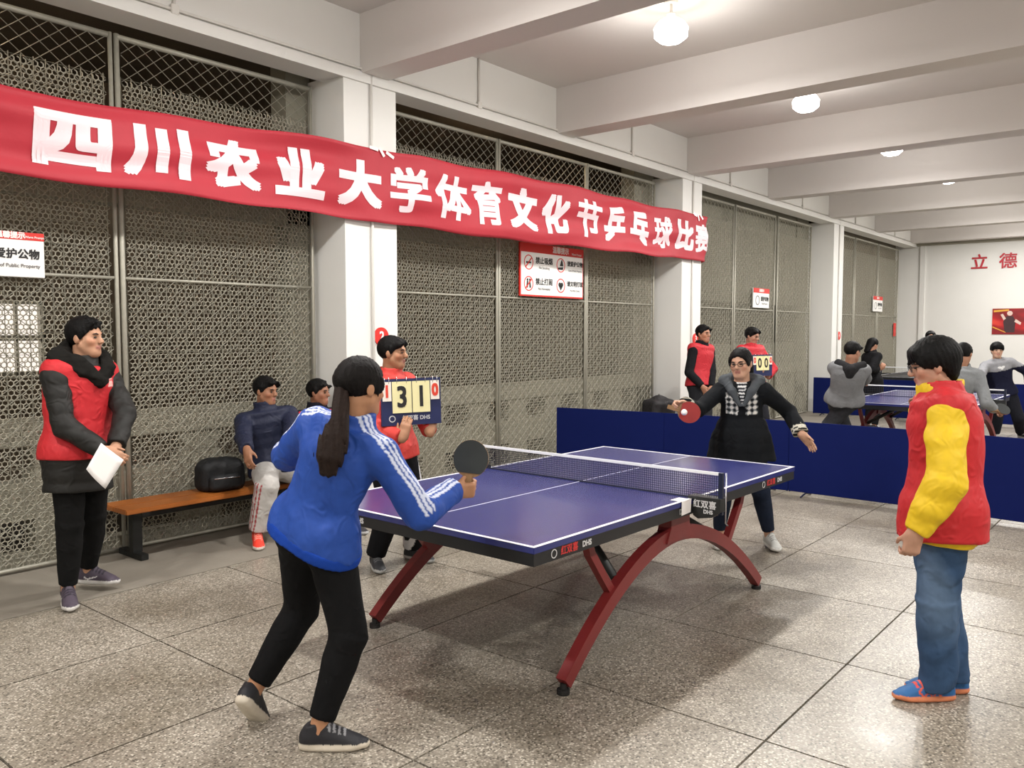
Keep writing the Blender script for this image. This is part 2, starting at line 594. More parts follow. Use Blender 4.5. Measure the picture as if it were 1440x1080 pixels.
panel0 = make_panel()
PANELS = [(-4.60, 'wire mesh panel leftmost, cut by the left edge of the photo'),
          (-2.835, 'wire mesh panel behind the man holding the white paper'),
          (-1.07, 'wire mesh panel behind the wooden bench and the man in navy'),
          (1.475, 'wire mesh panel right of the column above the scoreboard'),
          (3.235, 'wire mesh panel carrying the large four-symbol notice'),
          (4.99, 'wire mesh panel between the large notice and the second column'),
          (7.66, 'far wire mesh panel behind the man in the red vest by the column'),
          (9.45, 'far wire mesh panel with the small notice above the red-vested person'),
          (11.30, 'far wire mesh panel just before the third column'),
          (14.05, 'farthest bay wire mesh panel next to the third column'),
          (15.85, 'farthest bay wire mesh panel with the smallest notice'),
          (17.65, 'last wire mesh panel beside the far white wall')]
for i, (x, lb) in enumerate(PANELS):
    o = panel0 if i == 0 else copy_tree(panel0)
    o.location = (x, YM, 0)
    o['label'] = lb
    o['group'] = 'wire mesh panels along the left wall'

# ------------------------------------------------------------------ banner
M_banner = mat('red_banner_cloth', '#ab2c38', 0.6, var=.06, scale=6, bump=.1, bscale=25, spec=.35)
M_banner_text = mat('white_banner_lettering', '#e9d3d8', 0.5, var=.02)
BXS = [-5.2, -2.0, -1.1, .0, .62, 1.27, 2.69, 3.97, 5.57, 7.30]
BTOP = [3.30, 3.165, 3.195, 3.262, 3.28, 3.29, 3.342, 3.356, 3.366, 3.37]
BBOT = [2.70, 2.632, 2.634, 2.65, 2.638, 2.64, 2.634, 2.66, 2.678, 2.71]
def banner_pt(x, s):
    """x along the wall, s 0 bottom .. 1 top"""
    zt, zb = np.interp(x, BXS, BTOP), np.interp(x, BXS, BBOT)
    edge = min(abs(x - 1.0), abs(x - 7.1), abs(x + 5.2))
    amp = 0.030 * min(1, edge / .5)
    w = amp * (sin(s * 9.5 + x * .9) * .6 + sin(s * 17 - x * 1.7 + 1) * .3) + amp * .8 * sin(x * 2.1 + s * 2.5)
    return Vector((x, 2.935 + w, zb + (zt - zb) * s + amp * .35 * sin(x * 5.0)))
ban = thing('banner', 'long red cloth banner with white Chinese lettering taped across the columns', 'banner', (0, 0, 0))
bm = bmesh.new()
nx, ns = 260, 22
grid = []
for i in range(nx + 1):
    x = -5.2 + (7.47 + 5.2) * i / nx
    grid.append([bm.verts.new(banner_pt(x, j / ns)) for j in range(ns + 1)])
# the end folds round the column's edge
ext = []
for k in range(1, 7):
    ext.append([bm.verts.new(banner_pt(7.47, j / ns) + Vector((.012 * k + .05 * (1 - abs(2 * j / ns - 1.1)) * k / 6, .022 * k, -.004 * k))) for j in range(ns + 1)])
grid += ext
for i in range(len(grid) - 1):
    for j in range(ns):
        bm.faces.new((grid[i][j], grid[i + 1][j], grid[i + 1][j + 1], grid[i][j + 1])).smooth = True
cl = build('cloth', bm, M_banner, ban)
md = cl.modifiers.new('thickness', 'SOLIDIFY')
md.thickness = .003
md.offset = 1.0
CH = '四川农业大学体育文化节乒乓球比赛'
CX = [-1.611, -1.033, -.424, .199, .823, 1.407, 1.987, 2.54, 3.135, 3.722, 4.352, 4.942, 5.561, 6.207, 6.829, 7.37]
for c, x in zip(CH, CX):
    wgt = .024 if c in '川农业大文化比乒乓四' else .014
    me = text_mesh(c, .46, wgt, res=4)
    bm = bmesh.new()
    bm.from_mesh(me)
    bmesh.ops.remove_doubles(bm, verts=bm.verts, dist=1e-5)
    bmesh.ops.subdivide_edges(bm, edges=[e for e in bm.edges if e.calc_length() > .06], cuts=3)
    bmesh.ops.triangulate(bm, faces=bm.faces)
    xsn = [v.co.x for v in bm.verts]
    ysn = [v.co.y for v in bm.verts]
    mx_, my_ = (min(xsn) + max(xsn)) / 2, (min(ysn) + max(ysn)) / 2
    hx, hy = (max(xsn) - min(xsn)) / 2, (max(ysn) - min(ysn)) / 2
    for v in bm.verts:
        u, w_ = (v.co.x - mx_) * (.245 / hx), (v.co.y - my_) * (.205 / hy)
        xx = x + u
        if xx > 7.47:
            xx = 7.47 + (xx - 7.47) * .1
        p = banner_pt(xx, .5 + w_ / .645)
        if x + u > 7.47:
            k = (x + u - 7.47) / .022
            p += Vector((.012 * k + .02, .022 * k, 0))
        v.co = p + Vector((0, -.0075, 0))
    bmesh.ops.recalc_face_normals(bm, faces=bm.faces)
    build('lettering', bm, M_banner_text, ban)
M_tape = mat('clear_tape', '#f2e6e4', .2, var=.02)
for x, z, a in ((.97, 3.285, .1), (1.06, 3.27, .9), (1.16, 3.255, .4), (7.1, 3.36, .3), (7.2, 3.33, 1.1), (7.3, 3.345, .6)):
    bm = B(-.05, .05, -.002, .0, -.014, .014)
    bmesh.ops.rotate(bm, verts=bm.verts, cent=(0, 0, 0), matrix=Matrix.Rotation(a, 3, 'Y'))
    bmesh.ops.translate(bm, verts=bm.verts, vec=(x, 2.918, z))
    build('tape_strip', bm, M_tape, ban)

# ------------------------------------------------------------------ notices on the mesh
M_white_pl = mat('white_sign_board', '#f1f1ee', .4, var=.01)
M_red_pl = mat('red_sign_print', '#d6281f', .45, var=.03)
M_black_pr = mat('black_print', '#1c1a1a', .6, var=.05)
M_grey_pr = mat('grey_print', '#6b6766', .6, var=.05)
M_white_pr = mat('white_print', '#f0e4e0', .5, var=.02)
UX, UZ = (1, 0, 0), (0, 0, 1)
def notice(label, x0, x1, z0, z1, red_frame=False, y=3.31, head=.17):
    w, h = x1 - x0, z1 - z0
    t = thing('notice_board', label, 'sign', (x0, y, z0), 0, 'notices on the wire mesh')
    build('board', B(0, w, 0, .02, 0, h, bevel=.003), M_red_pl if red_frame else M_white_pl, t)
    hh = h * head
    if red_frame:
        build('face', B(.02, w - .02, -.003, .0, .02, h - hh), M_white_pl, t)
    build('header', B(0.0, w, -.003, .0, h - hh, h), M_red_pl, t)
    return t, w, h, hh
def ring(bm, cx, cz, r, t, y=-.005, sx=1.0):
    n = 28
    for k in range(n):
        a0, a1 = 2 * pi * k / n, 2 * pi * (k + 1) / n
        prism(bm, [(cx + sx * r * cos(a0), cz + r * sin(a0)), (cx + sx * r * cos(a1), cz + r * sin(a1)), (cx + sx * (r - t) * cos(a1), cz + (r - t) * sin(a1)), (cx + sx * (r - t) * cos(a0), cz + (r - t) * sin(a0))], y, y + .002)
t, w, h, hh = notice('large red framed notice with four round symbols under the banner', 3.52, 4.81, 2.075, 2.70, True)
put_text('温馨提示', .085, M_white_pr, t, (w * .62, -.005, h - hh / 2), UX, UZ, .003)
put_text('Warm Prompt', .035, M_white_pr, t, (w * .88, -.005, h - hh * .7), UX, UZ, .001)
for cx, cz, cn, en in ((.16, .40, '禁止吸烟', 'No Smoking'), (.80, .40, '请爱护公物', 'Care of Public Property'), (.16, .15, '禁止打闹', 'No Horseplay'), (.80, .15, '请文明打球', 'Play With Civility')):
    bm = bmesh.new()
    ring(bm, cx, cz, .088, .012)
    if cn.startswith('禁'):
        d = .06
        prism(bm, [(cx - d - .006, cz - d + .006), (cx - d + .006, cz - d - .006), (cx + d + .006, cz + d - .006), (cx + d - .006, cz + d + .006)], -.006, -.004)
    build('symbol_ring', bm, M_red_pl, t)
    bm = bmesh.new()
    if cn == '禁止吸烟':
        prism(bm, [(cx - .05, cz - .012), (cx + .045, cz - .012), (cx + .045, cz + .008), (cx - .05, cz + .008)], -.0055, -.0045)
    elif cn == '请爱护公物':
        prism(bm, [(cx - .02, cz - .01), (cx + .05, cz - .01), (cx + .03, cz + .065), (cx + .01, cz + .065)], -.0055, -.0035)
        prism(bm, [(cx - .06, cz - .055), (cx + .04, cz - .055), (cx + .05, cz - .02), (cx - .06, cz - .03)], -.0055, -.0035)
    elif cn == '禁止打闹':
        for sx in (-1, 1):
            prism(bm, [(cx + sx * .03 - .014, cz - .05), (cx + sx * .03 + .014, cz - .05), (cx + sx * .02 + .012, cz + .03), (cx + sx * .02 - .012, cz + .03)], -.0055, -.0035)
            disc(bm, (cx + sx * .022, cz + .045), .015, (-.0055, -.0035), 'y', 12)
    else:
        for sx in (-1, 1):
            disc(bm, (cx + sx * .022, cz + .012), .027, (-.0055, -.0035), 'y', 14)
        prism(bm, [(cx - .045, cz), (cx, cz - .06), (cx + .045, cz)], -.0055, -.0035)
    build('symbol', bm, M_black_pr, t)
    tw = .085 if len(cn) == 4 else .068
    put_text(cn, tw, M_black_pr, t, (cx + .30, -.006, cz + .025), UX, UZ, .002)
    put_text(en, .042 if len(en) < 15 else .03, M_grey_pr, t, (cx + .30, -.006, cz - .055), UX, UZ, .0005)
t, w, h, hh = notice('white notice with red header and large black lettering at the left edge of the photo', -2.62, -1.66, 2.02, 2.32)
put_text('温馨提示', .046, M_white_pr, t, (w - .21, -.005, h - hh / 2), UX, UZ, .002)
put_text('Warm Prompt', .020, M_white_pr, t, (w - .06, -.005, h - hh * .6), UX, UZ, .0005)
put_text('爱护公物', .070, M_black_pr, t, (w - .03, -.004, h * .50), UX, UZ, .002, align='RIGHT')
put_text('Take Care of Public Property', .034, M_grey_pr, t, (w - .03, -.004, h * .25), UX, UZ, .0005, align='RIGHT')
bm = bmesh.new()
ring(bm, .22, h * .42, .095, .012)
build('symbol_ring', bm, M_red_pl, t)
for x0, x1, z0, z1, lb in ((10.10, 10.80, 2.09, 2.44, 'small white notice with red header in the far bay past the second column'),
                           (17.12, 17.88, 2.16, 2.53, 'smallest white notice with red header in the farthest bay')):
    t, w, h, hh = notice(lb, x0, x1, z0, z1, head=.24)
    put_text('温馨提示', .055, M_white_pr, t, (w * .5, -.005, h - hh / 2), UX, UZ, .002)
    bm = bmesh.new()
    ring(bm, w * .25, h * .38, .085, .012)
    build('symbol_ring', bm, M_grey_pr, t)
    put_text('爱护公物', .085, M_black_pr, t, (w * .70, -.005, h * .45), UX, UZ, .003)
    put_text('Public Property', .04, M_grey_pr, t, (w * .70, -.005, h * .22), UX, UZ, .0005)

t = thing('notice_sheet', 'tiny red sheet on the farthest mesh near the white wall', 'sign', (XEND - .75, 3.32, 1.55))
build('sheet', B(0, .22, 0, .006, 0, .34, bevel=.001), M_red_pl, t)
# round number plates on the columns
for x, z, n, lb in ((1.10, 1.61, '2', 'round red number plate on the column above the scorekeeper'), (7.30, 1.55, '3', 'round red number plate on the second column behind the red-vested man'), (13.72, 1.58, '4', 'small red number plate on the third column')):
    t = thing('number_plate', lb, 'sign', (x, 2.985, z), 0, 'number plates on the columns')
    build('plate', disc(bmesh.new(), (0, 0), .085, (0, .014), 'y', 28), M_red_pl, t)
    put_text(n, .12, M_white_pr, t, (0, -.003, 0), UX, UZ, .003)

# ------------------------------------------------------------------ far wall lettering and poster
M_red_letter = mat('red_wall_lettering', '#b3202f', .5, var=.05)
WX, WZ = (0, -1, 0), (0, 0, 1)
wl = thing('wall_lettering', 'large red brush lettering high on the far white wall', 'lettering', (XEND - .012, 0, 3.39))
for i, c in enumerate('立德育人'):
    put_text(c, .40, M_red_letter, wl, (0, 1.53 - i * .63, 0), WX, WZ, .006, ext=.006, name='character')
def poster_mat():
    nt = NT('sports_poster_print')
    tc = nt.n('ShaderNodeTexCoord')
    wv = nt.n('ShaderNodeTexWave', i_Scale=1.6, i_Distortion=5.0)
    nt.l(tc, 'Generated', wv, 'Vector')
    r = ramp(nt, [(0.0, '#7a0f14'), (.55, '#b3141c'), (.9, '#d84030'), (1.0, '#f0c070')])
    nt.l(wv, 'Fac', r, 0)
    nt.l(r, 0, nt.b, 'Base Color')
    nt.b.inputs['Roughness'].default_value = .4
    return nt.m
M_poster = poster_mat()
ps = thing('sports_poster', 'red sports poster with dark and pale player figures on the far wall', 'poster', (XEND - .02, 1.20, 1.60))
build('sheet', B(0, .018, -1.5, 0, 0, .64, bevel=.002), M_poster, ps)
M_pale = mat('pale_poster_print', '#d9c0b4', .5, var=.1)
M_dk = mat('dark_poster_print', '#3b2226', .5, var=.2)
M_gold = mat('gold_poster_print', '#dca43a', .5, var=.1)
bm = bmesh.new()
for cy, cz, s in ((-.38, .33, 1.0), (-.95, .32, .9), (-1.25, .3, .7)):
    prism(bm, [(cy - .11 * s, cz - .28 * s), (cy + .10 * s, cz - .28 * s), (cy + .14 * s, cz - .02 * s), (cy + .07 * s, cz + .12 * s), (cy - .07 * s, cz + .12 * s), (cy - .13 * s, cz)], -.003, 0, 'x')
build('printed_figure', bm, M_dk, ps)
bm = bmesh.new()
for cy, cz, s in ((-.38, .33, 1.0), (-.95, .32, .9), (-1.25, .3, .7)):
    disc(bm, (cy, cz + .19 * s), .06 * s, (-.004, 0), 'x', 14)
    prism(bm, [(cy - .13 * s, cz + .05 * s), (cy - .25 * s, cz - .04 * s), (cy - .23 * s, cz - .1 * s), (cy - .1 * s, cz - .02 * s)], -.004, 0, 'x')
    prism(bm, [(cy + .13 * s, cz + .02 * s), (cy + .2 * s, cz + .16 * s), (cy + .15 * s, cz + .18 * s), (cy + .08 * s, cz + .06 * s)], -.004, 0, 'x')
build('printed_skin', bm, M_pale, ps)
bm = bmesh.new()
prism(bm, [(-.03, .55), (-.36, .58), (-.36, .62), (-.03, .60)], -.004, 0, 'x')
prism(bm, [(-.01, .20), (-.3, .06), (-.3, .04), (-.01, .17)], -.004, 0, 'x')
build('printed_flash', bm, M_gold, ps)

# ------------------------------------------------------------------ table tennis tables
M_top = mat('blue_table_top', '#34386f', .22, var=.05, scale=2, spec=.5)
M_line = mat('white_table_line', '#e8e8ee', .3, var=.01)
M_apron = mat('black_table_apron', '#17181a', .45, var=.1)
M_legred = mat('dark_red_leg_paint', '#742423', .42, var=.06, spec=.5)
M_legblack = mat('black_leg_paint', '#1d1f1e', .45, var=.1)
M_rubber = mat('black_rubber', '#161514', .7, var=.1)
M_net = mat('blue_black_net_cord', '#1c2033', .8, var=.1)
M_tape_w = mat('white_net_tape', '#eceef0', .6, var=.02)
M_logo_r = mat('red_logo_print', '#c0302f', .5, var=.03)
M_logo_w = mat('grey_white_logo_print', '#c9c9c9', .5, var=.03)
M_post = mat('navy_net_post', '#141c33', .4, var=.05)
M_chrome = mat('bright_steel', '#b9bbc0', .25, metal=1.0)
M_paper = mat('white_paper', '#edeae8', .7, var=.02)

def net_mesh(y0, y1, z0, z1, fine):
    bm = bmesh.new()
    k = y0
    r = .0011
    while k < y1:
        box(bm, -r, r, k - r, k + r, z0, z1)
        k += fine
    z = z0
    while z < z1:
        box(bm, -r, r, y0, y1, z - r, z + r)
        z += fine
    return bm

def table(label, loc, rotz, detail=True, leg_mat=None, top_mat=None):
    t = thing('table_tennis_table', label, 'table', loc, rotz)
    HX, HY, ZT = 1.37, .7625, .76
    build('tabletop', B(-HX, HX, -HY, HY, ZT - .028, ZT, bevel=.002), top_mat or M_top, t)
    bm = bmesh.new()
    e = .0012
    for a in ((-HX, HX, -HY, -HY + .02), (-HX, HX, HY - .02, HY), (-HX, -HX + .02, -HY + .02, HY - .02), (HX - .02, HX, -HY + .02, HY - .02)):
        box(bm, a[0], a[1], a[2], a[3], ZT, ZT + e)
    box(bm, -HX + .02, HX - .02, -.0025, .0025, ZT, ZT + e)
    build('boundary_line', bm, M_line, t)
    ap = bmesh.new()
    for a in ((-HX + .004, HX - .004, -HY + .004, -HY + .03), (-HX + .004, HX - .004, HY - .03, HY - .004), (-HX + .004, -HX + .03, -HY + .03, HY - .03), (HX - .03, HX - .004, -HY + .03, HY - .03)):
        box(ap, *a, ZT - .082, ZT - .028)
    apo = build('apron', ap, M_apron, t)
    if detail:
        # printed maker's marks on the apron
        def mark(org, ux):
            o = put_text('红双喜', .042, M_logo_r, apo, Vector(org), ux, UZ, .001)
            put_text('DHS', .036, M_logo_w, apo, Vector(org) + Vector(ux) * .13, ux, UZ, .0015)
            bm = bmesh.new()
            ring(bm, 0, 0, .02, .004, -.0005)
            bmesh.ops.translate(bm, verts=bm.verts, vec=(0, .0005, 0))
            r = build('emblem', bm, M_logo_w, apo, Vector(org) - Vector(ux) * .11, math.atan2(ux[1], ux[0]))
        zz = ZT - .053
        for x in (-1.12, 1.0):
            mark((x, -HY + .0025, zz), (1, 0, 0))
        mark((-HX + .0025, .50, zz), (0, -1, 0))
        put_text('DHS', .04, M_logo_w, apo, (-.12, -HY + .0025, zz), (1, 0, 0), UZ, .0015)
    lm = leg_mat or M_legred
    for sy in (-1, 1):
        y = sy * .64
        ax = Vector((0, 1, 0))
        # rainbow arch from foot to foot, with two braces rising to the table top
        arch = []
        n = 28
        for i in range(n + 1):
            u = -1 + 2 * i / n
            x = 1.03 * u
            z = .05 + .50 * (1 - abs(u) ** 1.9)
            yy = y + sy * .02 * abs(u)
            arch.append((x, yy, z))
        hh = [.062 + .02 * (1 - abs(-1 + 2 * i / n)) for i in range(n + 1)]
        build('leg_arch', sweep_rect(bmesh.new(), arch, .055, hh, ax), lm, t)
        bm = bmesh.new()
        prism(bm, [(-.14, .52), (.14, .52), (.10, .60), (.10, .678), (-.10, .678), (-.10, .60)], y - .04, y + .04, 'y')
        build('arch_saddle', bm, lm, t)
        for sx in (-1, 1):
            pts = [(sx * .62, y, .37), (sx * .70, y, .47), (sx * .80, y, .60), (sx * .815, y, .64), (sx * .815, y, .678)]
            build('brace', sweep_rect(bmesh.new(), pts, .04, .042, ax), lm, t)
            bm = bmesh.new()
            disc(bm, (sx * 1.03, y + sy * .02), .03, (0.0, .022), 'z', 16)
            disc(bm, (sx * 1.03, y + sy * .02), .016, (.022, .05), 'z', 12)
            build('levelling_foot', bm, M_rubber, t)
    for x in (-.55, .55):
        for y in (-1, 1):
            build('cross_brace', tube(bmesh.new(), [(x, y * .62, .42), (x * .62, y * .2, .678)], .022, 8), M_legblack, t)
    for x in (-.815, .815):
        build('support_rail', B(x - .025, x + .025, -.64, .64, .655, .678), M_legblack, t)
    # net, tape, posts and clamps
    n = thing_part = link('net', None, t)
    tag(build('net_cord', net_mesh(-.90, .90, ZT + .004, ZT + .140, .0125 if detail else .03), M_net, n), kind='stuff')
    build('net_tape', B(-.004, .004, -.905, .905, ZT + .137, ZT + .1525), M_tape_w, n)
    build('net_edge_cord', B(-.004, .004, -.90, .90, ZT + .001, ZT + .008), M_net, n)
    for sy in (-1, 1):
        bm = bmesh.new()
        box(bm, -.010, .010, sy * .915 - .012, sy * .915 + .012, ZT - .07, ZT + .1525)
        build('net_post', bm, M_post, t)
        bm = bmesh.new()
        y0, y1 = (sy * .74, sy * .93)
        pts = [(y0, ZT + .002), (y0, ZT + .018), (y1, ZT + .018), (y1, ZT - .05), (sy * .88, ZT - .085), (sy * .80, ZT - .10), (sy * .772, ZT - .085), (sy * .772, ZT + .002)]
        prism(bm, pts, -.035, .035, 'x')
        cb = build('net_clamp', bm, M_legblack, t)
        if detail and sy < 0:
            bm = bmesh.new()
            tube(bm, [(0, -.942, ZT + .155), (0, -.942, ZT - .11), (.01, -.95, ZT - .125)], .0045, 8)
            build('tension_rod', bm, M_chrome, cb)
            put_text('红双喜', .045, M_logo_w, cb, (-.037, -.84, ZT - .022), (0, -1, 0), UZ, .001)
            put_text('DHS', .028, M_logo_w, cb, (-.037, -.86, ZT - .058), (0, -1, 0), UZ, .001)
    return t

tb = table('blue table with dark red arched legs and black apron in the foreground match', (0, 0, 0), radians(-1.04))
bm = bmesh.new()
prism(bm, [(-.155, .69), (-.06, .695), (-.052, .80 - .035), (-.15, .764)], -.771, -.768, 'y')
prism(bm, [(-.15, .7625), (-.052, .7625), (-.06, .7645), (-.15, .7645)], -.771, -.70, 'y')
tag(build('score_slip', bm, M_paper, None, (0, 0, 0), radians(-1.04)), 'white paper slip folded over the table edge beside the net clamp', 'paper')
t2 = table('blue table behind the barriers with gray-jacketed players', (8.25, 0.0, 0), 0, False)
t3 = table('farthest dark table seen between players near the far wall', (14.9, 1.55, 0), 0, False, M_legblack, M_apron)

# ------------------------------------------------------------------ barriers
M_barrier = mat('blue_barrier_cloth', '#0c1850', .8, var=.05, scale=3, bump=.08, bscale=15, spec=.12)
M_bframe = mat('barrier_tube', '#141a3c', .5, metal=.4)
def barrier(label, p0, p1, h=.75, group='blue barriers'):
    p0, p1 = Vector(p0), Vector(p1)
    L = (p1 - p0).length
    t = thing('barrier', label, 'barrier', (p0.x, p0.y, 0), math.atan2(p1.y - p0.y, p1.x - p0.x), group)
    build('cloth_panel', B(.001, L - .001, -.012, .012, .035, h, bevel=.004), M_barrier, t)
    for x in (.012, L - .012):
        build('frame_post', tube(bmesh.new(), [(x, 0, .03), (x, 0, h - .01)], .009, 8), M_bframe, t)
    for x in (.18, L - .18):
        bm = bmesh.new()
        tube(bm, [(x, -.13, .008), (x, 0, .032), (x, .13, .008)], .008, 8)
        build('foot', bm, M_bframe, t)
    return t
BP = [(3.97, 3.10), (4.18, 1.76), (4.24, .36), (4.20, -1.02), (4.02, -2.40), (3.9, -3.8)]
BL = ['blue barrier nearest the mesh wall, behind the far end of the table', 'blue barrier standing behind the woman in the dark coat',
      'long blue barrier between the woman and the yellow-sleeved man', 'blue barrier at the right edge, beyond the yellow-sleeved man', 'blue barrier outside the right edge of the view']
for i in range(5):
    barrier(BL[i], BP[i], BP[i + 1])
FB = [(12.65, 3.12), (12.68, 1.72), (12.70, .30), (12.70, -1.1), (12.70, -2.5)]
FL = ['far blue barrier beside the third column, left of the gray-hooded player', 'far blue barrier behind the gray-hooded player and second table',
      'far blue barrier behind the yellow-sleeved man, past the second table', 'far blue barrier behind the player in the gray and navy sweater']
for i in range(4):
    barrier(FL[i], FB[i], FB[i + 1], .75)

# ------------------------------------------------------------------ bench, bags
M_wood = mat('varnished_bench_wood', '#b0682c', .38, col2='#8e4f1e', scale=5, spec=.5)
M_steel_dk = mat('dark_steel', '#222322', .5, metal=.3)
bn = thing('bench', 'long wooden bench on dark steel legs against the wire mesh', 'bench', (-1.33, 2.93, 0))
BLn = 1.98
for k in range(2):
    build('seat_plank', B(0, BLn, k * .199, k * .199 + .197, .365, .40, bevel=.006), M_wood, bn)
for x in (.16, BLn - .16):
    l = build('leg', B(x - .035, x + .035, .17, .23, .045, .365), M_steel_dk, bn)
    build('foot_bar', B(x - .03, x + .03, .07, .41, 0, .045, bevel=.004), M_steel_dk, l)
    build('seat_bracket', B(x - .03, x + .03, .03, .37, .335, .365), M_steel_dk, l)
build('stretcher', B(.19, BLn - .19, .185, .215, .29, .32), M_steel_dk, bn)
# ------------------------------------------------------------------ bodies and clothes: signed-distance volumes turned into one smooth mesh each
def V3(*a):
    return np.array(a, dtype=np.float64)
def nrm(v):
    v = np.asarray(v, dtype=np.float64)
    return v / max(1e-9, np.linalg.norm(v))

class Vol:
    def __init__(self):
        self.ops = []
    def _add(self, fn, lo, hi, k, op):
        self.ops.append((fn, np.asarray(lo) - k - .03, np.asarray(hi) + k + .03, k, op))
        return self
    def cone(self, a, b, r1, r2, k=.015, op='u'):
        a, b = np.asarray(a, float), np.asarray(b, float)
        ba = b - a
        L2 = max(1e-9, ba @ ba)
        def fn(P):
            t = np.clip(((P - a) @ ba) / L2, 0, 1)
            return np.linalg.norm(P - a - t[:, None] * ba, axis=1) - (r1 + (r2 - r1) * t)
        r = max(r1, r2)
        return self._add(fn, np.minimum(a, b) - r, np.maximum(a, b) + r, k, op)
    def ell(self, c, ax, rad, k=.015, op='u'):
        """ellipsoid; ax rows are its axes"""
        c, ax, rad = np.asarray(c, float), np.asarray(ax, float), np.asarray(rad, float)
        def fn(P):
            q = (P - c) @ ax.T
            k0 = np.linalg.norm(q / rad, axis=1)
            k1 = np.linalg.norm(q / (rad * rad), axis=1)
            return k0 * (k0 - 1.0) / np.maximum(k1, 1e-6)
        r = rad.max()
        return self._add(fn, c - r, c + r, k, op)
    def rbox(self, c, ax, half, r, k=.01, op='u'):
        c, ax, half = np.asarray(c, float), np.asarray(ax, float), np.asarray(half, float)
        def fn(P):
            q = np.abs((P - c) @ ax.T) - (half - r)
            return np.linalg.norm(np.maximum(q, 0), axis=1) + np.minimum(q.max(axis=1), 0) - r
        R = np.linalg.norm(half)
        return self._add(fn, c - R, c + R, k, op)
    def loft(self, pts, ws, ds, lats, k=.02, op='u', flat=False):
        """stack of ellipses along pts: half width ws along lats, half depth ds across"""
        pts = [np.asarray(p, float) for p in pts]
        n = len(pts)
        lats = [np.asarray(l, float) for l in lats]
        segs = []
        for i in range(n - 1):
            a, b = pts[i], pts[i + 1]
            L = np.linalg.norm(b - a)
            d = (b - a) / L
            segs.append((a, d, L, i))
        def fn(P):
            best = np.full(len(P), 10.0)
            for a, d, L, i in segs:
                q = P - a
                s = q @ d
                t = np.clip(s / L, 0, 1)
                w = ws[i] + (ws[i + 1] - ws[i]) * t
                h = ds[i] + (ds[i + 1] - ds[i]) * t
                lat = lats[i][None, :] * (1 - t[:, None]) + lats[i + 1][None, :] * t[:, None]
                lat = lat - (lat @ d)[:, None] * d
                lat /= np.maximum(1e-6, np.linalg.norm(lat, axis=1))[:, None]
                r = q - s[:, None] * d
                u = np.einsum('ij,ij->i', r, lat)
                v2 = np.maximum(0, np.einsum('ij,ij->i', r, r) - u * u)
                o = np.where(s < 0, -s, np.where(s > L, s - L, 0))
                m = np.minimum(w, h)
                val = (np.sqrt((u / w) ** 2 + v2 / h ** 2 + (o / m) ** 2) - 1) * m
                best = np.minimum(best, val)
            if flat:
                best = np.maximum(best, -(P - segs[0][0]) @ segs[0][1])
                best = np.maximum(best, (P - pts[-1]) @ segs[-1][1])
            return best
        R = max(max(ws), max(ds))
        A = np.array(pts)
        return self._add(fn, A.min(0) - R, A.max(0) + R, k, op)
    def half(self, p, n):
        """keep only the side where (x-p).n < 0"""
        p, n = np.asarray(p, float), nrm(n)
        self.ops.append((lambda P: (P - p) @ n, None, None, 0.0, 'i'))
        return self
    def warp(self, fn):
        self.ops.append((fn, None, None, 0.0, 'w'))
        return self
    def ev(self, P):
        d = np.full(len(P), 1.0)
        for fn, lo, hi, k, op in self.ops:
            if lo is None:
                if op == 'i':
                    d = np.maximum(d, fn(P))
                else:
                    near = np.abs(d) < .06
                    if near.any():
                        d[near] += fn(P[near])
                continue
            m = np.all((P > lo) & (P < hi), axis=1)
            if not m.any():
                continue
            v = fn(P[m])
            e = d[m]
            if op == 'u':
                h = np.maximum(k - np.abs(e - v), 0) / k if k > 0 else 0
                d[m] = np.minimum(e, v) - h * h * k * .25
            else:
                h = np.maximum(k - np.abs(e + v), 0) / k if k > 0 else 0
                d[m] = np.maximum(e, -v) + h * h * k * .25
        return d
    def bounds(self):
        lo = np.min([o[1] for o in self.ops if o[1] is not None and o[4] == 'u'], axis=0)
        hi = np.max([o[2] for o in self.ops if o[2] is not None and o[4] == 'u'], axis=0)
        return lo, hi

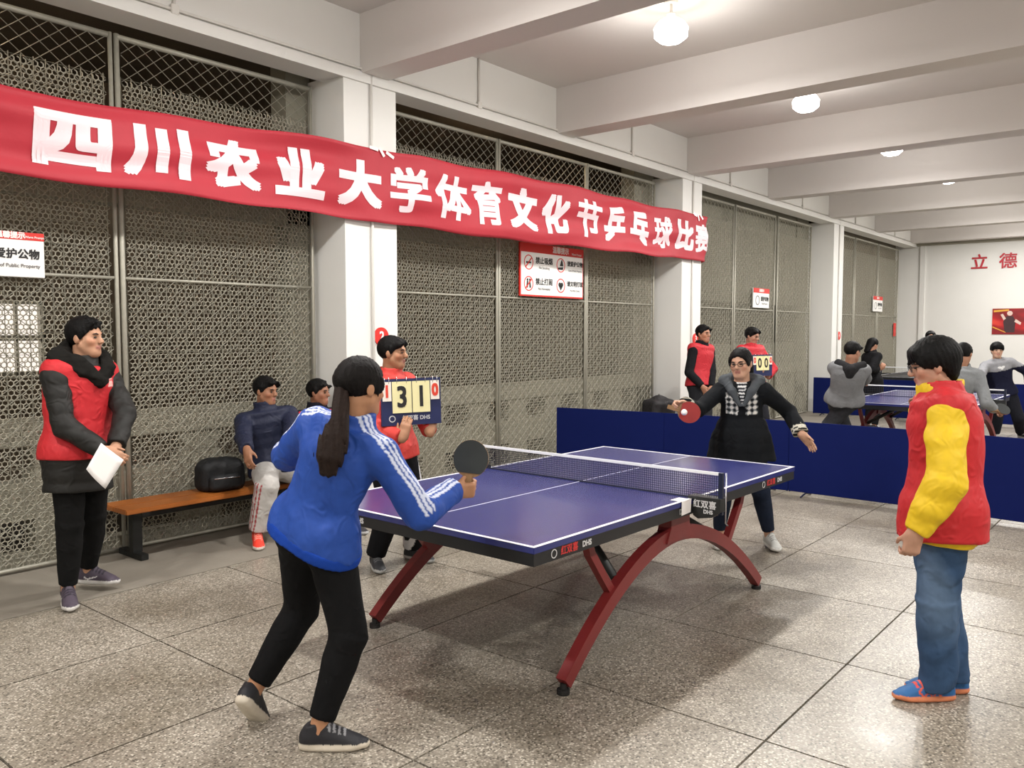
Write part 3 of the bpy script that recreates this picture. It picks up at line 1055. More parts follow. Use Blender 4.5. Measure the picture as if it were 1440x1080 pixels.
def surface_nets(vol, vx, smooth=1):
    lo, hi = vol.bounds()
    C = 5
    nb = np.ceil((hi - lo) / (vx * C)).astype(int) + 1
    n = nb * C + 1
    # coarse pass
    g = [lo[i] + (np.arange(nb[i]) + .5) * vx * C for i in range(3)]
    X, Y, Z = np.meshgrid(*g, indexing='ij')
    cd_ = vol.ev(np.stack([X.ravel(), Y.ravel(), Z.ravel()], 1)).reshape(nb)
    keep = np.abs(cd_) < vx * C * 1.9
    F = np.repeat(np.repeat(np.repeat(np.where(cd_ > 0, 1.0, -1.0), C, 0), C, 1), C, 2)
    F = np.pad(F, ((0, 1),) * 3, mode='edge').astype(np.float32)
    K = np.repeat(np.repeat(np.repeat(keep, C, 0), C, 1), C, 2)
    K = np.pad(K, ((0, 1),) * 3, mode='edge')
    # dilate kept block borders by one sample so faces agree
    K2 = K.copy()
    for ax in range(3):
        sl1 = [slice(None)] * 3; sl2 = [slice(None)] * 3
        sl1[ax] = slice(1, None); sl2[ax] = slice(None, -1)
        K2[tuple(sl1)] |= K[tuple(sl2)]
        K2[tuple(sl2)] |= K[tuple(sl1)]
    idx = np.argwhere(K2)
    P = lo + idx * vx
    out = np.empty(len(P), dtype=np.float32)
    for s in range(0, len(P), 200000):
        out[s:s + 200000] = vol.ev(P[s:s + 200000])
    F[idx[:, 0], idx[:, 1], idx[:, 2]] = out
    F[F == 0] = 1e-6
    neg = F < 0
    cnt = np.zeros(np.array(F.shape) - 1, dtype=np.int8)
    for a in (0, 1):
        for b in (0, 1):
            for c in (0, 1):
                cnt += neg[a:a + cnt.shape[0], b:b + cnt.shape[1], c:c + cnt.shape[2]]
    act = (cnt > 0) & (cnt < 8)
    cells = np.argwhere(act)
    vid = np.full(act.shape, -1, dtype=np.int64)
    vid[act] = np.arange(len(cells))
    acc = np.zeros((len(cells), 3))
    num = np.zeros(len(cells))
    corners = [(a, b, c) for a in (0, 1) for b in (0, 1) for c in (0, 1)]
    for i, p in enumerate(corners):
        for q in corners[i + 1:]:
            if sum(abs(p[k] - q[k]) for k in range(3)) != 1:
                continue
            fa = F[cells[:, 0] + p[0], cells[:, 1] + p[1], cells[:, 2] + p[2]]
            fb = F[cells[:, 0] + q[0], cells[:, 1] + q[1], cells[:, 2] + q[2]]
            m = (fa < 0) != (fb < 0)
            t = fa[m] / (fa[m] - fb[m])
            pa, pb = np.array(p, float), np.array(q, float)
            acc[m] += pa + (pb - pa) * t[:, None]
            num[m] += 1
    verts = lo + (cells + acc / num[:, None]) * vx
    quads = []
    for ax in range(3):
        u, v = (ax + 1) % 3, (ax + 2) % 3
        sl0 = [slice(1, -1)] * 3; sl1 = [slice(1, -1)] * 3
        sl0[ax] = slice(0, -1); sl1[ax] = slice(1, None)
        A, Bn = neg[tuple(sl0)], neg[tuple(sl1)]
        e = np.argwhere(A != Bn)
        if not len(e):
            continue
        fl = A[e[:, 0], e[:, 1], e[:, 2]]
        base = e.copy()
        for k in range(3):
            if k != ax:
                base[:, k] += 1
        def cv(du, dv):
            c = base.copy()
            c[:, u] += du
            c[:, v] += dv
            return vid[c[:, 0], c[:, 1], c[:, 2]]
        q = np.stack([cv(-1, -1), cv(0, -1), cv(0, 0), cv(-1, 0)], 1)
        q[~fl] = q[~fl][:, ::-1]
        quads.append(q)
    Q = np.concatenate(quads)
    Q = Q[(Q >= 0).all(1)]
    for _ in range(smooth):
        s = np.zeros_like(verts)
        c = np.zeros(len(verts))
        for a, b in ((0, 1), (1, 2), (2, 3), (3, 0)):
            np.add.at(s, Q[:, a], verts[Q[:, b]])
            np.add.at(s, Q[:, b], verts[Q[:, a]])
            np.add.at(c, Q[:, a], 1)
            np.add.at(c, Q[:, b], 1)
        verts = verts * .5 + .5 * s / np.maximum(c, 1)[:, None]
    return verts, Q

def vol_mesh(name, vol, vx, m, parent, col, smooth=1):
    """mesh a volume; col is one colour or a function of the points"""
    org = np.array(parent.location) if parent else np.zeros(3)
    v, q = surface_nets(vol, vx, smooth)
    me = bpy.data.meshes.new(name)
    me.vertices.add(len(v))
    me.vertices.foreach_set('co', (v - org).astype(np.float32).ravel())
    me.loops.add(len(q) * 4)
    me.loops.foreach_set('vertex_index', q.astype(np.int32).ravel())
    me.polygons.add(len(q))
    me.polygons.foreach_set('loop_start', np.arange(0, len(q) * 4, 4, dtype=np.int32))
    me.polygons.foreach_set('use_smooth', np.ones(len(q), dtype=bool))
    me.update(calc_edges=True)
    me.validate()
    ca = me.color_attributes.new('Col', 'FLOAT_COLOR', 'POINT')
    c = np.ones((len(v), 4), dtype=np.float32)
    c[:, :3] = col(v) if callable(col) else np.array(lin(col))
    ca.data.foreach_set('color', c.ravel())
    me.materials.append(m)
    return link(name, me, parent)

M_skin = attr_mat('skin', .55, .05, 200, .4)
M_cloth = attr_mat('woven_cloth', .9, .15, 300, .12, 0, .35)
M_shiny = attr_mat('smooth_nylon', .62, .06, 120, .3, 0, .45)
M_hair = attr_mat('dark_hair', .6, .6, 260, .15)
M_shoe = attr_mat('shoe_fabric', .6, .2, 300, .35)
M_eye = mat('eye_dark', '#14100e', .3, var=.05)
M_brow = mat('eyebrow_hair', '#1a1412', .8, var=.05)
M_glass_fr = mat('dark_spectacle_frame', '#18161a', .35, var=.05)

def wave(amp, seed=0, f=1.0, zs=1.0):
    """cloth folds: creased ridges running in a few warped directions"""
    rs = np.random.RandomState(seed)
    K = []
    for j in range(5):
        d = nrm(rs.normal(size=3) * np.array((1, 1, 1.0 * zs)))
        K.append((d * rs.uniform(22, 46) * f, rs.uniform(0, 6.28), nrm(rs.normal(size=3)) * rs.uniform(9, 16) * f, rs.uniform(0, 6.28), rs.uniform(.6, 1.2)))
    def fn(P):
        t = np.zeros(len(P))
        for d, ph, w, pw, a in K:
            q = np.sin(P @ d + ph + 1.6 * np.sin(P @ w + pw))
            t += a * (.55 * q + .45 * (1 - 2 * np.abs(q)))
        return amp * t / 2.6
    return fn

def unit(yaw):
    return V3(cos(radians(yaw)), sin(radians(yaw)), 0)

def two_bone(a, t, l1, l2, pole):
    d = t - a
    L = np.linalg.norm(d)
    if L > (l1 + l2) * .998:
        L = (l1 + l2) * .998
        t = a + nrm(d) * L
    x = (l1 * l1 - l2 * l2 + L * L) / (2 * L)
    h = math.sqrt(max(0, l1 * l1 - x * x))
    d = nrm(d)
    p = nrm(pole - (pole @ d) * d)
    return a + d * x + p * h, t

class Skel:
    """joints of one person; every length follows the standing height H"""
    def __init__(s, H, pelvis, hip_yaw, neck, sh_yaw, head_yaw, feet, hands, knee=None, elbow=None, head_pitch=0, head_roll=0, sh_tilt=0, hs=1.0, female=False, head_fwd=.02, sh_w=1.0, sh_f=0.0):
        s.H, s.female = H, female
        s.pel = V3(*pelvis)
        s.nk = V3(*neck)
        up = nrm(s.nk - s.pel)
        hl = unit(hip_yaw + 90)
        sl = unit(sh_yaw + 90)
        s.hf, s.sf = unit(hip_yaw), unit(sh_yaw)
        s.hl = nrm(hl)
        s.sl = nrm(sl - .8 * (sl @ up) * up + V3(0, 0, sh_tilt))
        s.cf = nrm(np.cross(s.sl, up))
        s.up = up
        wid = (.098 if female else .108) * sh_w
        s.sh = [s.nk - up * .050 * H - s.sl * wid * H + s.cf * sh_f, s.nk - up * .050 * H + s.sl * wid * H + s.cf * sh_f]      # right, left
        hw = .046 if female else .052
        s.hip = [s.pel - s.hl * hw * H, s.pel + s.hl * hw * H]
        s.kn, s.an, s.ft = [], [], []
        for i in (0, 1):
            fx, fy, fz, fyaw, fp = feet[i]
            f = unit(fyaw)
            an = V3(fx, fy, fz)
            pole = s.hf * 1.0 if knee is None else V3(*knee[i])
            k, an = two_bone(s.hip[i], an, .240 * H, .236 * H, pole)
            s.kn.append(k)
            s.an.append(an)
            s.ft.append((f, fp))
        s.el, s.wr = [], []
        for i in (0, 1):
            pole = (-s.sf * .6 - V3(0, 0, .6) + (s.sl if i else -s.sl) * .5) if elbow is None else V3(*elbow[i])
            e, w = two_bone(s.sh[i], V3(*hands[i][:3]), .172 * H, .150 * H, pole)
            s.el.append(e)
            s.wr.append(w)
        s.hands = hands
        s.hh = .131 * H * hs
        hy, hp, hr = radians(head_yaw), radians(head_pitch), radians(head_roll)
        f = V3(cos(hy) * cos(hp), sin(hy) * cos(hp), sin(hp))
        l = V3(-sin(hy), cos(hy), 0)
        u = np.cross(f, l)
        l2 = l * cos(hr) + u * sin(hr)
        u2 = np.cross(f, l2)
        s.ax = np.stack([f, l2, u2])
        q = s.hh / .225
        s.q = q
        s.hc = s.nk + nrm(up * .5 + V3(0, 0, .8)) * .083 * H + f * head_fwd      # head centre at eye level
    def hp(s, x, y, z):
        return s.hc + s.q * (s.ax.T @ V3(x, y, z))
    def spine(s, t):
        """t: 0 pelvis joint, 1 base of the neck"""
        bend = s.cf * (-.012 * s.H * math.sin(pi * min(max(t, 0), 1)))
        return s.pel + (s.nk - s.pel) * t + bend
    def lat(s, t):
        t = min(max(t, 0), 1)
        return nrm(s.hl * (1 - t) + s.sl * t)

TORSO = [(-.14, .072, .058), (.0, .100, .070), (.17, .094, .062), (.34, .088, .060), (.55, .094, .066), (.74, .100, .068), (.88, .098, .056), (.97, .070, .044)]
TORSO_F = [(-.14, .072, .058), (.0, .093, .066), (.17, .088, .058), (.36, .074, .052), (.55, .080, .060), (.72, .088, .068), (.88, .088, .052), (.97, .060, .040)]

def torso(v, s, off=0.0, t0=-1, t1=2, flare=0.0, flat=False, k=.03, wide=0.0):
    T = TORSO_F if s.female else TORSO
    H = s.H
    tt = [r[0] for r in T if r[0] <= t1 + .01]
    if t0 > -1:
        tt = [t0] + [t for t in tt if t0 + .02 < t < t1 - .02] + ([t1] if t1 < 1 else [])
    pts, ws, ds = [], [], []
    for t in tt:
        w, d = (np.interp(t, [a[0] for a in T], [a[j] for a in T]) for j in (1, 2))
        if flat and t < 0:
            w, d = T[1][1], T[1][2]
        f = flare * max(0, .5 - t) * 2
        pts.append(s.spine(t))
        ws.append(w * H + off + f + wide)
        ds.append(d * H + off + f)
    v.loft(pts, ws, ds, [s.lat(t) for t in tt], k, 'u', flat)
    if flat and off > 0 and t0 < .3:
        # the cloth also goes over the seat and the tops of the thighs, then ends at the hem
        o2 = off + .002
        for i in (0, 1):
            hp, kn = s.hip[i], s.kn[i]
            v.ell(hp - s.hf * .016 * H + s.up * .005, np.stack([s.hf, s.hl, s.up]), (.046 * H + o2, .046 * H + o2, .058 * H + o2), .05)
            v.cone(hp, hp + (kn - hp) * .15, .054 * H + o2, .052 * H + o2, .05)
        v.half(s.spine(t0), s.spine(t0) - s.spine(t0 + .1))

def hand(v, s, i, rmin=.0075):
    h = s.hands[i]
    w = s.wr[i]
    f = nrm(h[3])
    n = nrm(h[4])
    n = nrm(n - (n @ f) * f)
    curl = h[5]
    th = h[6] if len(h) > 6 else .5
    t = np.cross(f, n) if i == 0 else np.cross(n, f)
    q = s.H / 1.72
    L = .090 * q
    c = w + f * L * .55
    v.rbox(c, np.stack([f, t, n]), (L * .58, .039 * q, .014 * q), .013 * q, .016)
    v.cone(w - f * .01, w + f * .03, .022 * q, .024 * q, .02)
    for j, (o, ln, r) in enumerate(((.029, .072, .0086), (.010, .080, .0088), (-.010, .075, .0084), (-.028, .060, .0076))):
        p = w + f * L + t * o * q - n * 0.001
        a = 0.0
        r = max(rmin, r * q)
        cu = curl[j] if isinstance(curl, (list, tuple)) else curl
        for seg, b in ((.44, .9), (.31, 1.1), (.25, .8)):
            a += cu * b
            d = f * cos(a) + n * sin(a) + t * o * (1.5 if cu < .3 else .3)
            d = nrm(d)
            e = p + d * ln * seg * q
            v.cone(p, e, r, r * .93, .005)
            p, r = e, max(rmin * .9, r * .93)
    p = w + f * .022 * q + t * .030 * q
    d = nrm(f * .85 + t * .55 + n * .35 * (1 + th))
    e = p + d * .042 * q
    v.cone(p, e, max(rmin, .0125 * q), max(rmin, .010 * q), .012)
    d = nrm(f * 1.0 + t * (.30 - .45 * th) + n * .5 * th * 2)
    g = e + d * .034 * q
    v.cone(e, g, max(rmin, .0098 * q), max(rmin, .0082 * q), .005)

def body(s, root, vx, skin, lips='#ab7264', hollow=True):
    H = s.H
    v = Vol()
    torso(v, s, -.020, t0=-.05, flat=True)
    for i in (0, 1):
        a, e, w = s.sh[i], s.el[i], s.wr[i]
        v.cone(s.nk - s.up * .03 * H, a, .030 * H, .027 * H, .03)
        v.cone(a, e, .027 * H, .0215 * H, .02)
        m = e + (w - e) * .3
        v.cone(e, m, .0215 * H, .0225 * H, .01)
        v.cone(m, w, .0225 * H, .0155 * H, .01)
        hand(v, s, i, max(.0072, vx * 1.05))
        hp, k, an = s.hip[i], s.kn[i], s.an[i]
        v.cone(hp, k, .046 * H, .034 * H, .03)
        cf = k + (an - k) * .3
        v.cone(k, cf, .033 * H, .034 * H, .015)
        v.cone(cf, an, .034 * H, .0215 * H, .015)
        f, fp = s.ft[i]
        f2 = nrm(f * cos(radians(fp)) + V3(0, 0, sin(radians(fp))))
        toe = an + f2 * .085 * H - np.cross(np.cross(f2, V3(0, 0, 1)), f2) * .028 * H
        v.cone(an - V3(0, 0, .010), toe, .018 * H, .010 * H, .02)
    # neck and head
    q = s.q
    nb = s.nk - s.up * .01 * H
    v.cone(nb, s.hp(-.018, 0, -.06), .036 * H, .031 * H, .02)
    A = s.ax
    v.ell(s.hp(-.012, 0, .03), A, np.array((.094, .074, .084)) * q, .02)
    v.ell(s.hp(.030, 0, -.040), A, np.array((.054, .058, .068)) * q, .03)
    v.cone(s.hp(.056, .012, -.092), s.hp(.056, -.012, -.092), .021 * q, .021 * q, .03)
    for y in (-1, 1):
        v.cone(s.hp(.010, y * .052, -.050), s.hp(.050, y * .020, -.088), .018 * q, .018 * q, .03)
        v.ell(s.hp(.052, y * .044, -.022), A, np.array((.024, .020, .018)) * q, .025)
        v.ell(s.hp(.096, y * .031, .004), A, np.array((.014, .016, .010)) * q, .014, 's')
        v.ell(s.hp(-.006, y * .078, -.008), A, np.array((.019, .010, .030)) * q, .008)
        v.ell(s.hp(.096, y * .011, -.030), A, np.array((.008, .008, .006)) * q, .008)
    v.cone(s.hp(.082, 0, .010), s.hp(.103, 0, -.024), .009 * q, .0125 * q, .012)
    v.ell(s.hp(.080, 0, .024), A, np.array((.012, .042, .010)) * q, .015)
    v.ell(s.hp(.083, 0, -.052), A, np.array((.010, .023, .0065)) * q, .006)
    v.ell(s.hp(.081, 0, -.064), A, np.array((.010, .020, .0065)) * q, .006)
    sk, lp = np.array(lin(skin)), np.array(lin(lips))
    def col(P):
        c = np.tile(sk, (len(P), 1))
        L = (P - s.hc) @ s.ax.T / q
        m = (L[:, 0] > .072) & (np.abs(L[:, 1]) < .024) & (L[:, 2] < -.046) & (L[:, 2] > -.071)
        c[m] = lp
        m = (L[:, 0] > .05) & (np.abs(np.abs(L[:, 1]) - .05) < .02) & (np.abs(L[:, 2] + .03) < .022)
        c[m] = sk * np.array((1.05, .93, .90))
        return c
    o = vol_mesh('body', v, vx, M_skin, root, col)
    # eyes and brows
    for y in (-1, 1):
        bm = bmesh.new()
        bmesh.ops.create_uvsphere(bm, u_segments=10, v_segments=6, radius=1)
        for vt in bm.verts:
            c = vt.co
            vt.co = Vector(s.hp(.0815 + c.x * .006, y * .031 + c.y * .0125, .002 + c.z * .0055) - np.array(root.location))
        build('eye', bm, M_eye, root, smooth=True)
        bm = bmesh.new()
        tube(bm, [s.hp(.089, y * .014, .019) - np.array(root.location), s.hp(.088, y * .032, .024) - np.array(root.location), s.hp(.077, y * .050, .019) - np.array(root.location)], [.003 * q, .0042 * q, .002 * q], 6)
        build('eyebrow', bm, M_brow, root)
    return o

def trousers(s, root, vx, col, off=.014, cuff=.03, low=None, m=None, top=.14, straight=0.0, name='trousers', folds=.004):
    H = s.H
    v = Vol()
    T = TORSO_F if s.female else TORSO
    tt = [-.13, 0, top]
    ws = [np.interp(t, [a[0] for a in T], [a[1] for a in T]) * H + off for t in tt]
    ds = [np.interp(t, [a[0] for a in T], [a[2] for a in T]) * H + off for t in tt]
    ws[0] *= .88
    ds[0] *= .90
    v.loft([s.spine(t) for t in tt], ws, ds, [s.lat(t) for t in tt], .03, 'u', True)
    for i in (0, 1):
        hp, k, an = s.hip[i], s.kn[i], s.an[i]
        end = an + nrm(k - an) * cuff
        v.ell(hp - s.hf * .016 * H + s.up * .005, np.stack([s.hf, s.hl, s.up]), (.046 * H + off, .046 * H + off, .058 * H + off), .04)
        v.cone(hp, k, .054 * H + off, .036 * H + off + straight * .3, .04)
        cf = k + (an - k) * .3
        rl = .036 * H + off + straight * .5
        d = nrm(end - k)
        ll = nrm(np.cross(d, s.hf))
        v.loft([k, cf, end], [rl, rl, .024 * H + off + straight], [rl, rl, .024 * H + off + straight], [ll] * 3, .025, 'u', True)
    if folds:
        v.warp(wave(folds, 3))
    return vol_mesh(name, v, vx, m or M_cloth, root, col)

def shoes(s, root, vx, upper, sole, lace='#e8e8e8', high=0.0, mark=None):
    for i in (0, 1):
        f, fp = s.ft[i]
        H = s.H
        an = s.an[i]
        cp, sp = cos(radians(fp)), sin(radians(fp))
        ff = nrm(f * cp + V3(0, 0, sp))
        l = nrm(np.cross(V3(0, 0, 1), f))
        u = np.cross(ff, l)
        A = np.stack([ff, l, u])
        g = H / 1.72
        def P(x, y, z):
            return an + g * (ff * x + l * y + u * (z - .08))
        v = Vol()
        # sole: heel to toe
        v.loft([P(-.062, 0, .016), P(-.03, 0, .013), P(.06, .004 * (1 if i else -1), .013), P(.14, 0, .013), P(.195, -.004, .020)],
               [.030 * g, .036 * g, .042 * g, .046 * g, .024 * g], [.018 * g] * 4 + [.015 * g], [l] * 5, .01)
        v.half(P(0, 0, .0), -u)
        v.loft([P(-.045, 0, .045), P(.02, 0, .055), P(.09, 0, .042), P(.16, 0, .030), P(.188, 0, .026)],
               [.033 * g, .038 * g, .041 * g, .042 * g, .022 * g], [.042 * g, .058 * g, .044 * g, .024 * g, .016 * g], [l] * 5, .015)
        v.cone(P(-.022, 0, .06), P(-.016, 0, .100 + high), .038 * g, .039 * g, .02)
        v.cone(P(.02, 0, .09), P(.035, 0, .105), .024 * g, .020 * g, .02)
        v.half(P(-.02, 0, .112 + high), u - .35 * ff)
        uc, sc, lc = np.array(lin(upper)), np.array(lin(sole)), np.array(lin(lace))
        def col(Q):
            L = (Q - an) @ A.T / g
            c = np.tile(uc, (len(Q), 1))
            x, y, z = L[:, 0], L[:, 1], L[:, 2] + .08
            la = (x > .035) & (x < .125) & (np.abs(y) < .030) & (z > .05) & (np.sin(x * 300 + y * 25) > .1)
            c[la & (L[:, 2] > -.02)] = lc
            if mark:
                if mark[0] == '#':
                    mk = (x > -.005) & (x < .085) & (np.abs(y) > .020) & (np.abs(z - .036 - .30 * np.clip(x - .02, 0, 1) - 3.5 * np.clip(.02 - x, 0, 1) ** 1.5) < .0022 + .05 * np.clip(.085 - x, 0, .06))
                    c[mk] = np.array(lin(mark))
                else:
                    mk = (x > .0) & (x < .11) & (z > .03) & (z < .085) & ((np.abs(np.sin(x * 75 + z * 62)) > .93) | (np.abs(np.sin(x * 75 - z * 62)) > .93))
                    c[mk] = np.array(lin(mark[1:]))
            c[z < .031] = sc
            return c
        vol_mesh('shoe', v, vx, M_shoe, root, col)

def sleeve(v, s, i, off, cuff=.02, r0=.027, r1=.0225, r2=.0165, puff=0.0, k=.025):
    H = s.H
    a, e, w = s.sh[i], s.el[i], s.wr[i]
    v.cone(s.nk - s.up * .036 * H, a, .030 * H + off * .6, r0 * H + off * .8, .04)
    d = nrm(w - e)
    end = w - d * cuff
    v.cone(a, e, r0 * H + off, r1 * H + off + puff, k)
    ll = nrm(np.cross(d, V3(.3, .2, 1)))
    v.loft([e, e + (end - e) * .6, end], [r1 * H + off + puff, (r1 * .45 + r2 * .55) * H + off + puff * .8, r2 * H + off], [r1 * H + off + puff, (r1 * .45 + r2 * .55) * H + off + puff * .8, r2 * H + off], [ll] * 3, .02, 'u', True)

def jacket(s, root, vx, col, off=.02, hem=-.02, m=None, folds=.004, cuff=.015, flare=.0, collar=.02, name='jacket', puff=0.0, quilt=0.0, sleeves=True, collar_r=.044, wide=0.0, fset=(1, 1.0, 1.0), toff=None):
    v = Vol()
    torso(v, s, off if toff is None else toff, t0=hem, t1=.97, flare=flare, flat=True, wide=wide)
    H = s.H
    if sleeves:
        for i in (0, 1):
            sleeve(v, s, i, off, cuff, puff=puff)
    if collar > 0:
        nd = nrm(s.hp(-.018, 0, -.06) - s.nk)
        p0, p1 = s.nk - nd * .03, s.nk + nd * (collar + .012)
        v.loft([p0, p1], [collar_r * H + .018, collar_r * H + .006], [collar_r * H + .016, collar_r * H + .004], [s.sl, s.sl], .02, 'u', True)
        v.cone(s.nk + nd * .018, p1 + nd * .06, .037 * H + .004, .040 * H + .006, .01, 's')
    if quilt:
        v.warp(lambda P: quilt * np.abs(np.sin((P @ s.up) * 38.0)) * -1 + quilt * .5)
    if folds:
        v.warp(wave(folds, *fset))
    return vol_mesh(name, v, vx, m or M_cloth, root, col)

def vest(s, root, vx, col, off=.03, hem=.0, flare=.02, name='vest', m=None, folds=.004, collar=0.03, wide=.012, hole=.05):
    """sleeveless red waistcoat: torso shell with arm holes and shoulder straps"""
    H = s.H
    v = Vol()
    torso(v, s, off, t0=hem, t1=.97, flare=flare, flat=True, wide=wide)
    for i in (0, 1):
        v.cone(s.nk - s.up * .04 * H, s.nk * .10 + s.sh[i] * .90 + s.up * .012 * H - s.cf * .01, .036 * H + off * .7, .026 * H + off, .04)
    nd = nrm(s.hp(-.018, 0, -.06) - s.nk)
    if collar > 0:
        v.loft([s.nk - nd * .03, s.nk + nd * collar], [.052 * H + .02, .046 * H + .012], [.048 * H + .02, .044 * H + .012], [s.sl, s.sl], .02, 'u', True)
        v.cone(s.nk + nd * .01, s.nk + nd * (collar + .08), .044 * H + .006, .052 * H + .01, .01, 's')
    v.warp(wave(folds, 5, .7))
    return vol_mesh(name, v, vx, m or M_shiny, root, col)

def hair(s, root, vx, style='short', col='#0b0a0a'):
    q = s.q
    A = s.ax
    v = Vol()
    th = {'short': .009, 'bowl': .020, 'tied': .010, 'long': .012, 'spiky': .011}[style]
    rs = np.random.RandomState(int(abs(s.hc[0]) * 1000) % 9999)
    v.ell(s.hp(-.014, 0, .034), A, (np.array((.094, .074, .084)) + th) * q, .01)
    jag = rs.uniform(60, 120, 3)
    def cut(P0, N, amp):
        P0, N = np.asarray(P0, float), nrm(N)
        def fn(P):
            L = (P - s.hc) @ A.T / q
            return (P - P0) @ N + amp * (np.sin(L[:, 1] * jag[0] + 1) + np.sin(L[:, 1] * jag[1] * 2 + L[:, 0] * 90) + .7 * np.sin(L[:, 0] * jag[2] * 2))
        v.ops.append((fn, None, None, 0.0, 'i'))
    # the face side is cut away along a hairline: forehead, temple, then behind the cheek
    if style == 'bowl':
        cut(s.hp(.075, 0, .034), s.ax.T @ V3(.50, 0, -.87), .0035)
    elif style == 'tied':
        cut(s.hp(.090, 0, .074), s.ax.T @ V3(.76, 0, -.65), .002)
    else:
        cut(s.hp(.088, 0, .066), s.ax.T @ V3(.72, 0, -.69), .003)
    if style == 'bowl':
        v.ell(s.hp(-.062, 0, -.025), A, np.array((.042, .066, .066)) * q, .02)
        cut(s.hp(.0, 0, -.02), s.ax.T @ V3(.8, 0, -.6), .003)
    cut(s.hp(-.05, 0, -.062 if style != 'bowl' else -.085), s.ax.T @ V3(.15, 0, -1), .003)
    if style == 'bowl':
        for y in (-1, 1):
            v.ell(s.hp(.020, y * .072, .028), A, np.array((.058, .014, .040)) * q, .015)
        v.ell(s.hp(.070, 0, .060), A, np.array((.030, .066, .034)) * q, .02)
        for k in range(7):
            y = -.055 + .11 * k / 6
            v.cone(s.hp(.070, y, .070), s.hp(.098 - abs(y) * .5, y * 1.05, .028 + rs.uniform(-.006, .006)), .020 * q, .008 * q, .012)
    if style in ('short', 'spiky'):
        for y in (-1, 1):
            v.cone(s.hp(.010, y * .076, .040), s.hp(.012, y * .078, -.004), .013 * q, .006 * q, .012)
        n = 22 if style == 'spiky' else 16
        for k in range(n):
            a, t = rs.uniform(-1.2, 1.2), rs.uniform(-.03, .085)
            up = .014 if style == 'spiky' else .006
            z0 = .10 - .9 * max(0, t) ** 1.2 * .6
            v.cone(s.hp(t - .02, .062 * sin(a), z0 - .05 * (1 - cos(a))), s.hp(t + .014, .066 * sin(a), z0 + up + rs.uniform(0, .008) - .05 * (1 - cos(a))), .022 * q, .010 * q, .010)
    if style == 'tied':
        for y in (-1, 1):
            v.ell(s.hp(.026, y * .074, .018), A, np.array((.036, .009, .040)) * q, .012)
            v.cone(s.hp(.045, y * .070, .020), s.hp(.034, y * .076, -.030), .008 * q, .003 * q, .01)
        v.ell(s.hp(-.085, 0, .020), A, np.array((.040, .045, .045)) * q, .02)
    if style == 'long':
        v.loft([s.hp(-.05, 0, .04), s.hp(-.07, 0, -.06), s.hp(-.075, 0, -.16)], [.075 * q, .078 * q, .06 * q], [.045 * q, .04 * q, .03 * q], [s.ax[1]] * 3, .03)
    def bump(P):
        L = (P - s.hc) @ s.ax.T / q
        a = np.arctan2(L[:, 1], L[:, 0] + .02)
        return .0022 * np.sin(a * 27 + L[:, 2] * 50 + 2 * np.sin(L[:, 0] * 40)) + .0014 * np.sin(a * 51 - L[:, 2] * 80 + 1)
    v.warp(bump)
    return vol_mesh('hair', v, vx, M_hair, root, col)

def glasses(s, root):
    org = np.array(root.location)
    bm = bmesh.new()
    q = s.q
    for y in (-1, 1):
        ringp = [s.hp(.099, y * .032 + .022 * cos(a), .001 + .016 * sin(a)) - org for a in np.linspace(0, 2 * pi, 15)]
        tube(bm, ringp, .0020 * q, 6)
        tube(bm, [s.hp(.097, y * .054, .006) - org, s.hp(.05, y * .078, .008) - org, s.hp(-.005, y * .083, .006) - org], .0022 * q, 6)
    tube(bm, [s.hp(.099, -.011, .004) - org, s.hp(.102, 0, .006) - org, s.hp(.099, .011, .004) - org], .0018 * q, 6)
    return build('glasses', bm, M_glass_fr, root)

def person(label, pos, group=None):
    return thing('person', label, 'person', (pos[0], pos[1], 0), 0, group)
# ------------------------------------------------------------------ the people
def stand(pel, yaw, H, gap=.10, stag=0.0):
    l, f = unit(yaw + 90), unit(yaw)
    r = []
    for sg, y in ((-1, yaw - 8), (1, yaw + 8)):
        p = V3(*pel) + l * sg * gap + f * sg * stag
        r.append((p[0], p[1], .08 * H / 1.72, y, 0))
    return r
def foot(p, yaw, H, pitch=0, up=0):
    return (p[0], p[1], .08 * H / 1.72 + up if abs(p[2]) < .01 else p[2], yaw, pitch)
def hnd(p, f, n, curl=.35, th=.5):
    return (p[0], p[1], p[2], f, n, curl, th)
def split(*rules):
    """colour by position: rules are (test(P) -> mask, colour); the first rule is the ground colour"""
    def fn(P):
        c = np.tile(np.array(lin(rules[0])), (len(P), 1))
        for test, colr in rules[1:]:
            c[test(P)] = np.array(lin(colr))
        return c
    return fn

# --- man in the red waistcoat holding a white paper, far left
H = 1.77
r = person('man in red vest over long black padded coat holding a sheet of white paper', (-1.878, 2.422, 0))
s = Skel(H, (-1.853, 2.396, 0.927), -75, (-1.817, 2.404, 1.47), -72, -56, [foot((-1.935, 2.427, 0), -108, H), foot((-1.718, 2.653, 0), -58, H)],
         [hnd((-1.846, 2.091, 0.954), (0.496, -0.758, -0.35), (0.681, 0.432, -0.4), .7), hnd((-1.768, 2.107, 0.969), (-0.429, -0.03, -0.9), (-0.124, 0.935, -0.1), .7)],
         elbow=[(-1.022, 0.453, -0.6), (0.791, -0.644, -0.3)])
body(s, r, .0075, '#b88a6e')
hair(s, r, .0075, 'spiky')
trousers(s, r, .009, '#161616', .010, cuff=.035)
jacket(s, r, .009, '#1d1c1a', .024, hem=-.42, m=M_shiny, quilt=.005, folds=.003, collar=.03, flare=.004, name='padded_coat')
vest(s, r, .009, split('#bf2a30', (lambda P: (np.abs((P - s.spine(.78)) @ s.sl - .095) < .022) & (np.abs((P - s.spine(.78)) @ s.up) < .03) & ((P - s.spine(.78)) @ s.cf > 0) & (np.sin(P[:, 2] * 300) > -.3), '#e8b8b0')), .036, hem=-.07, flare=.006, collar=0)
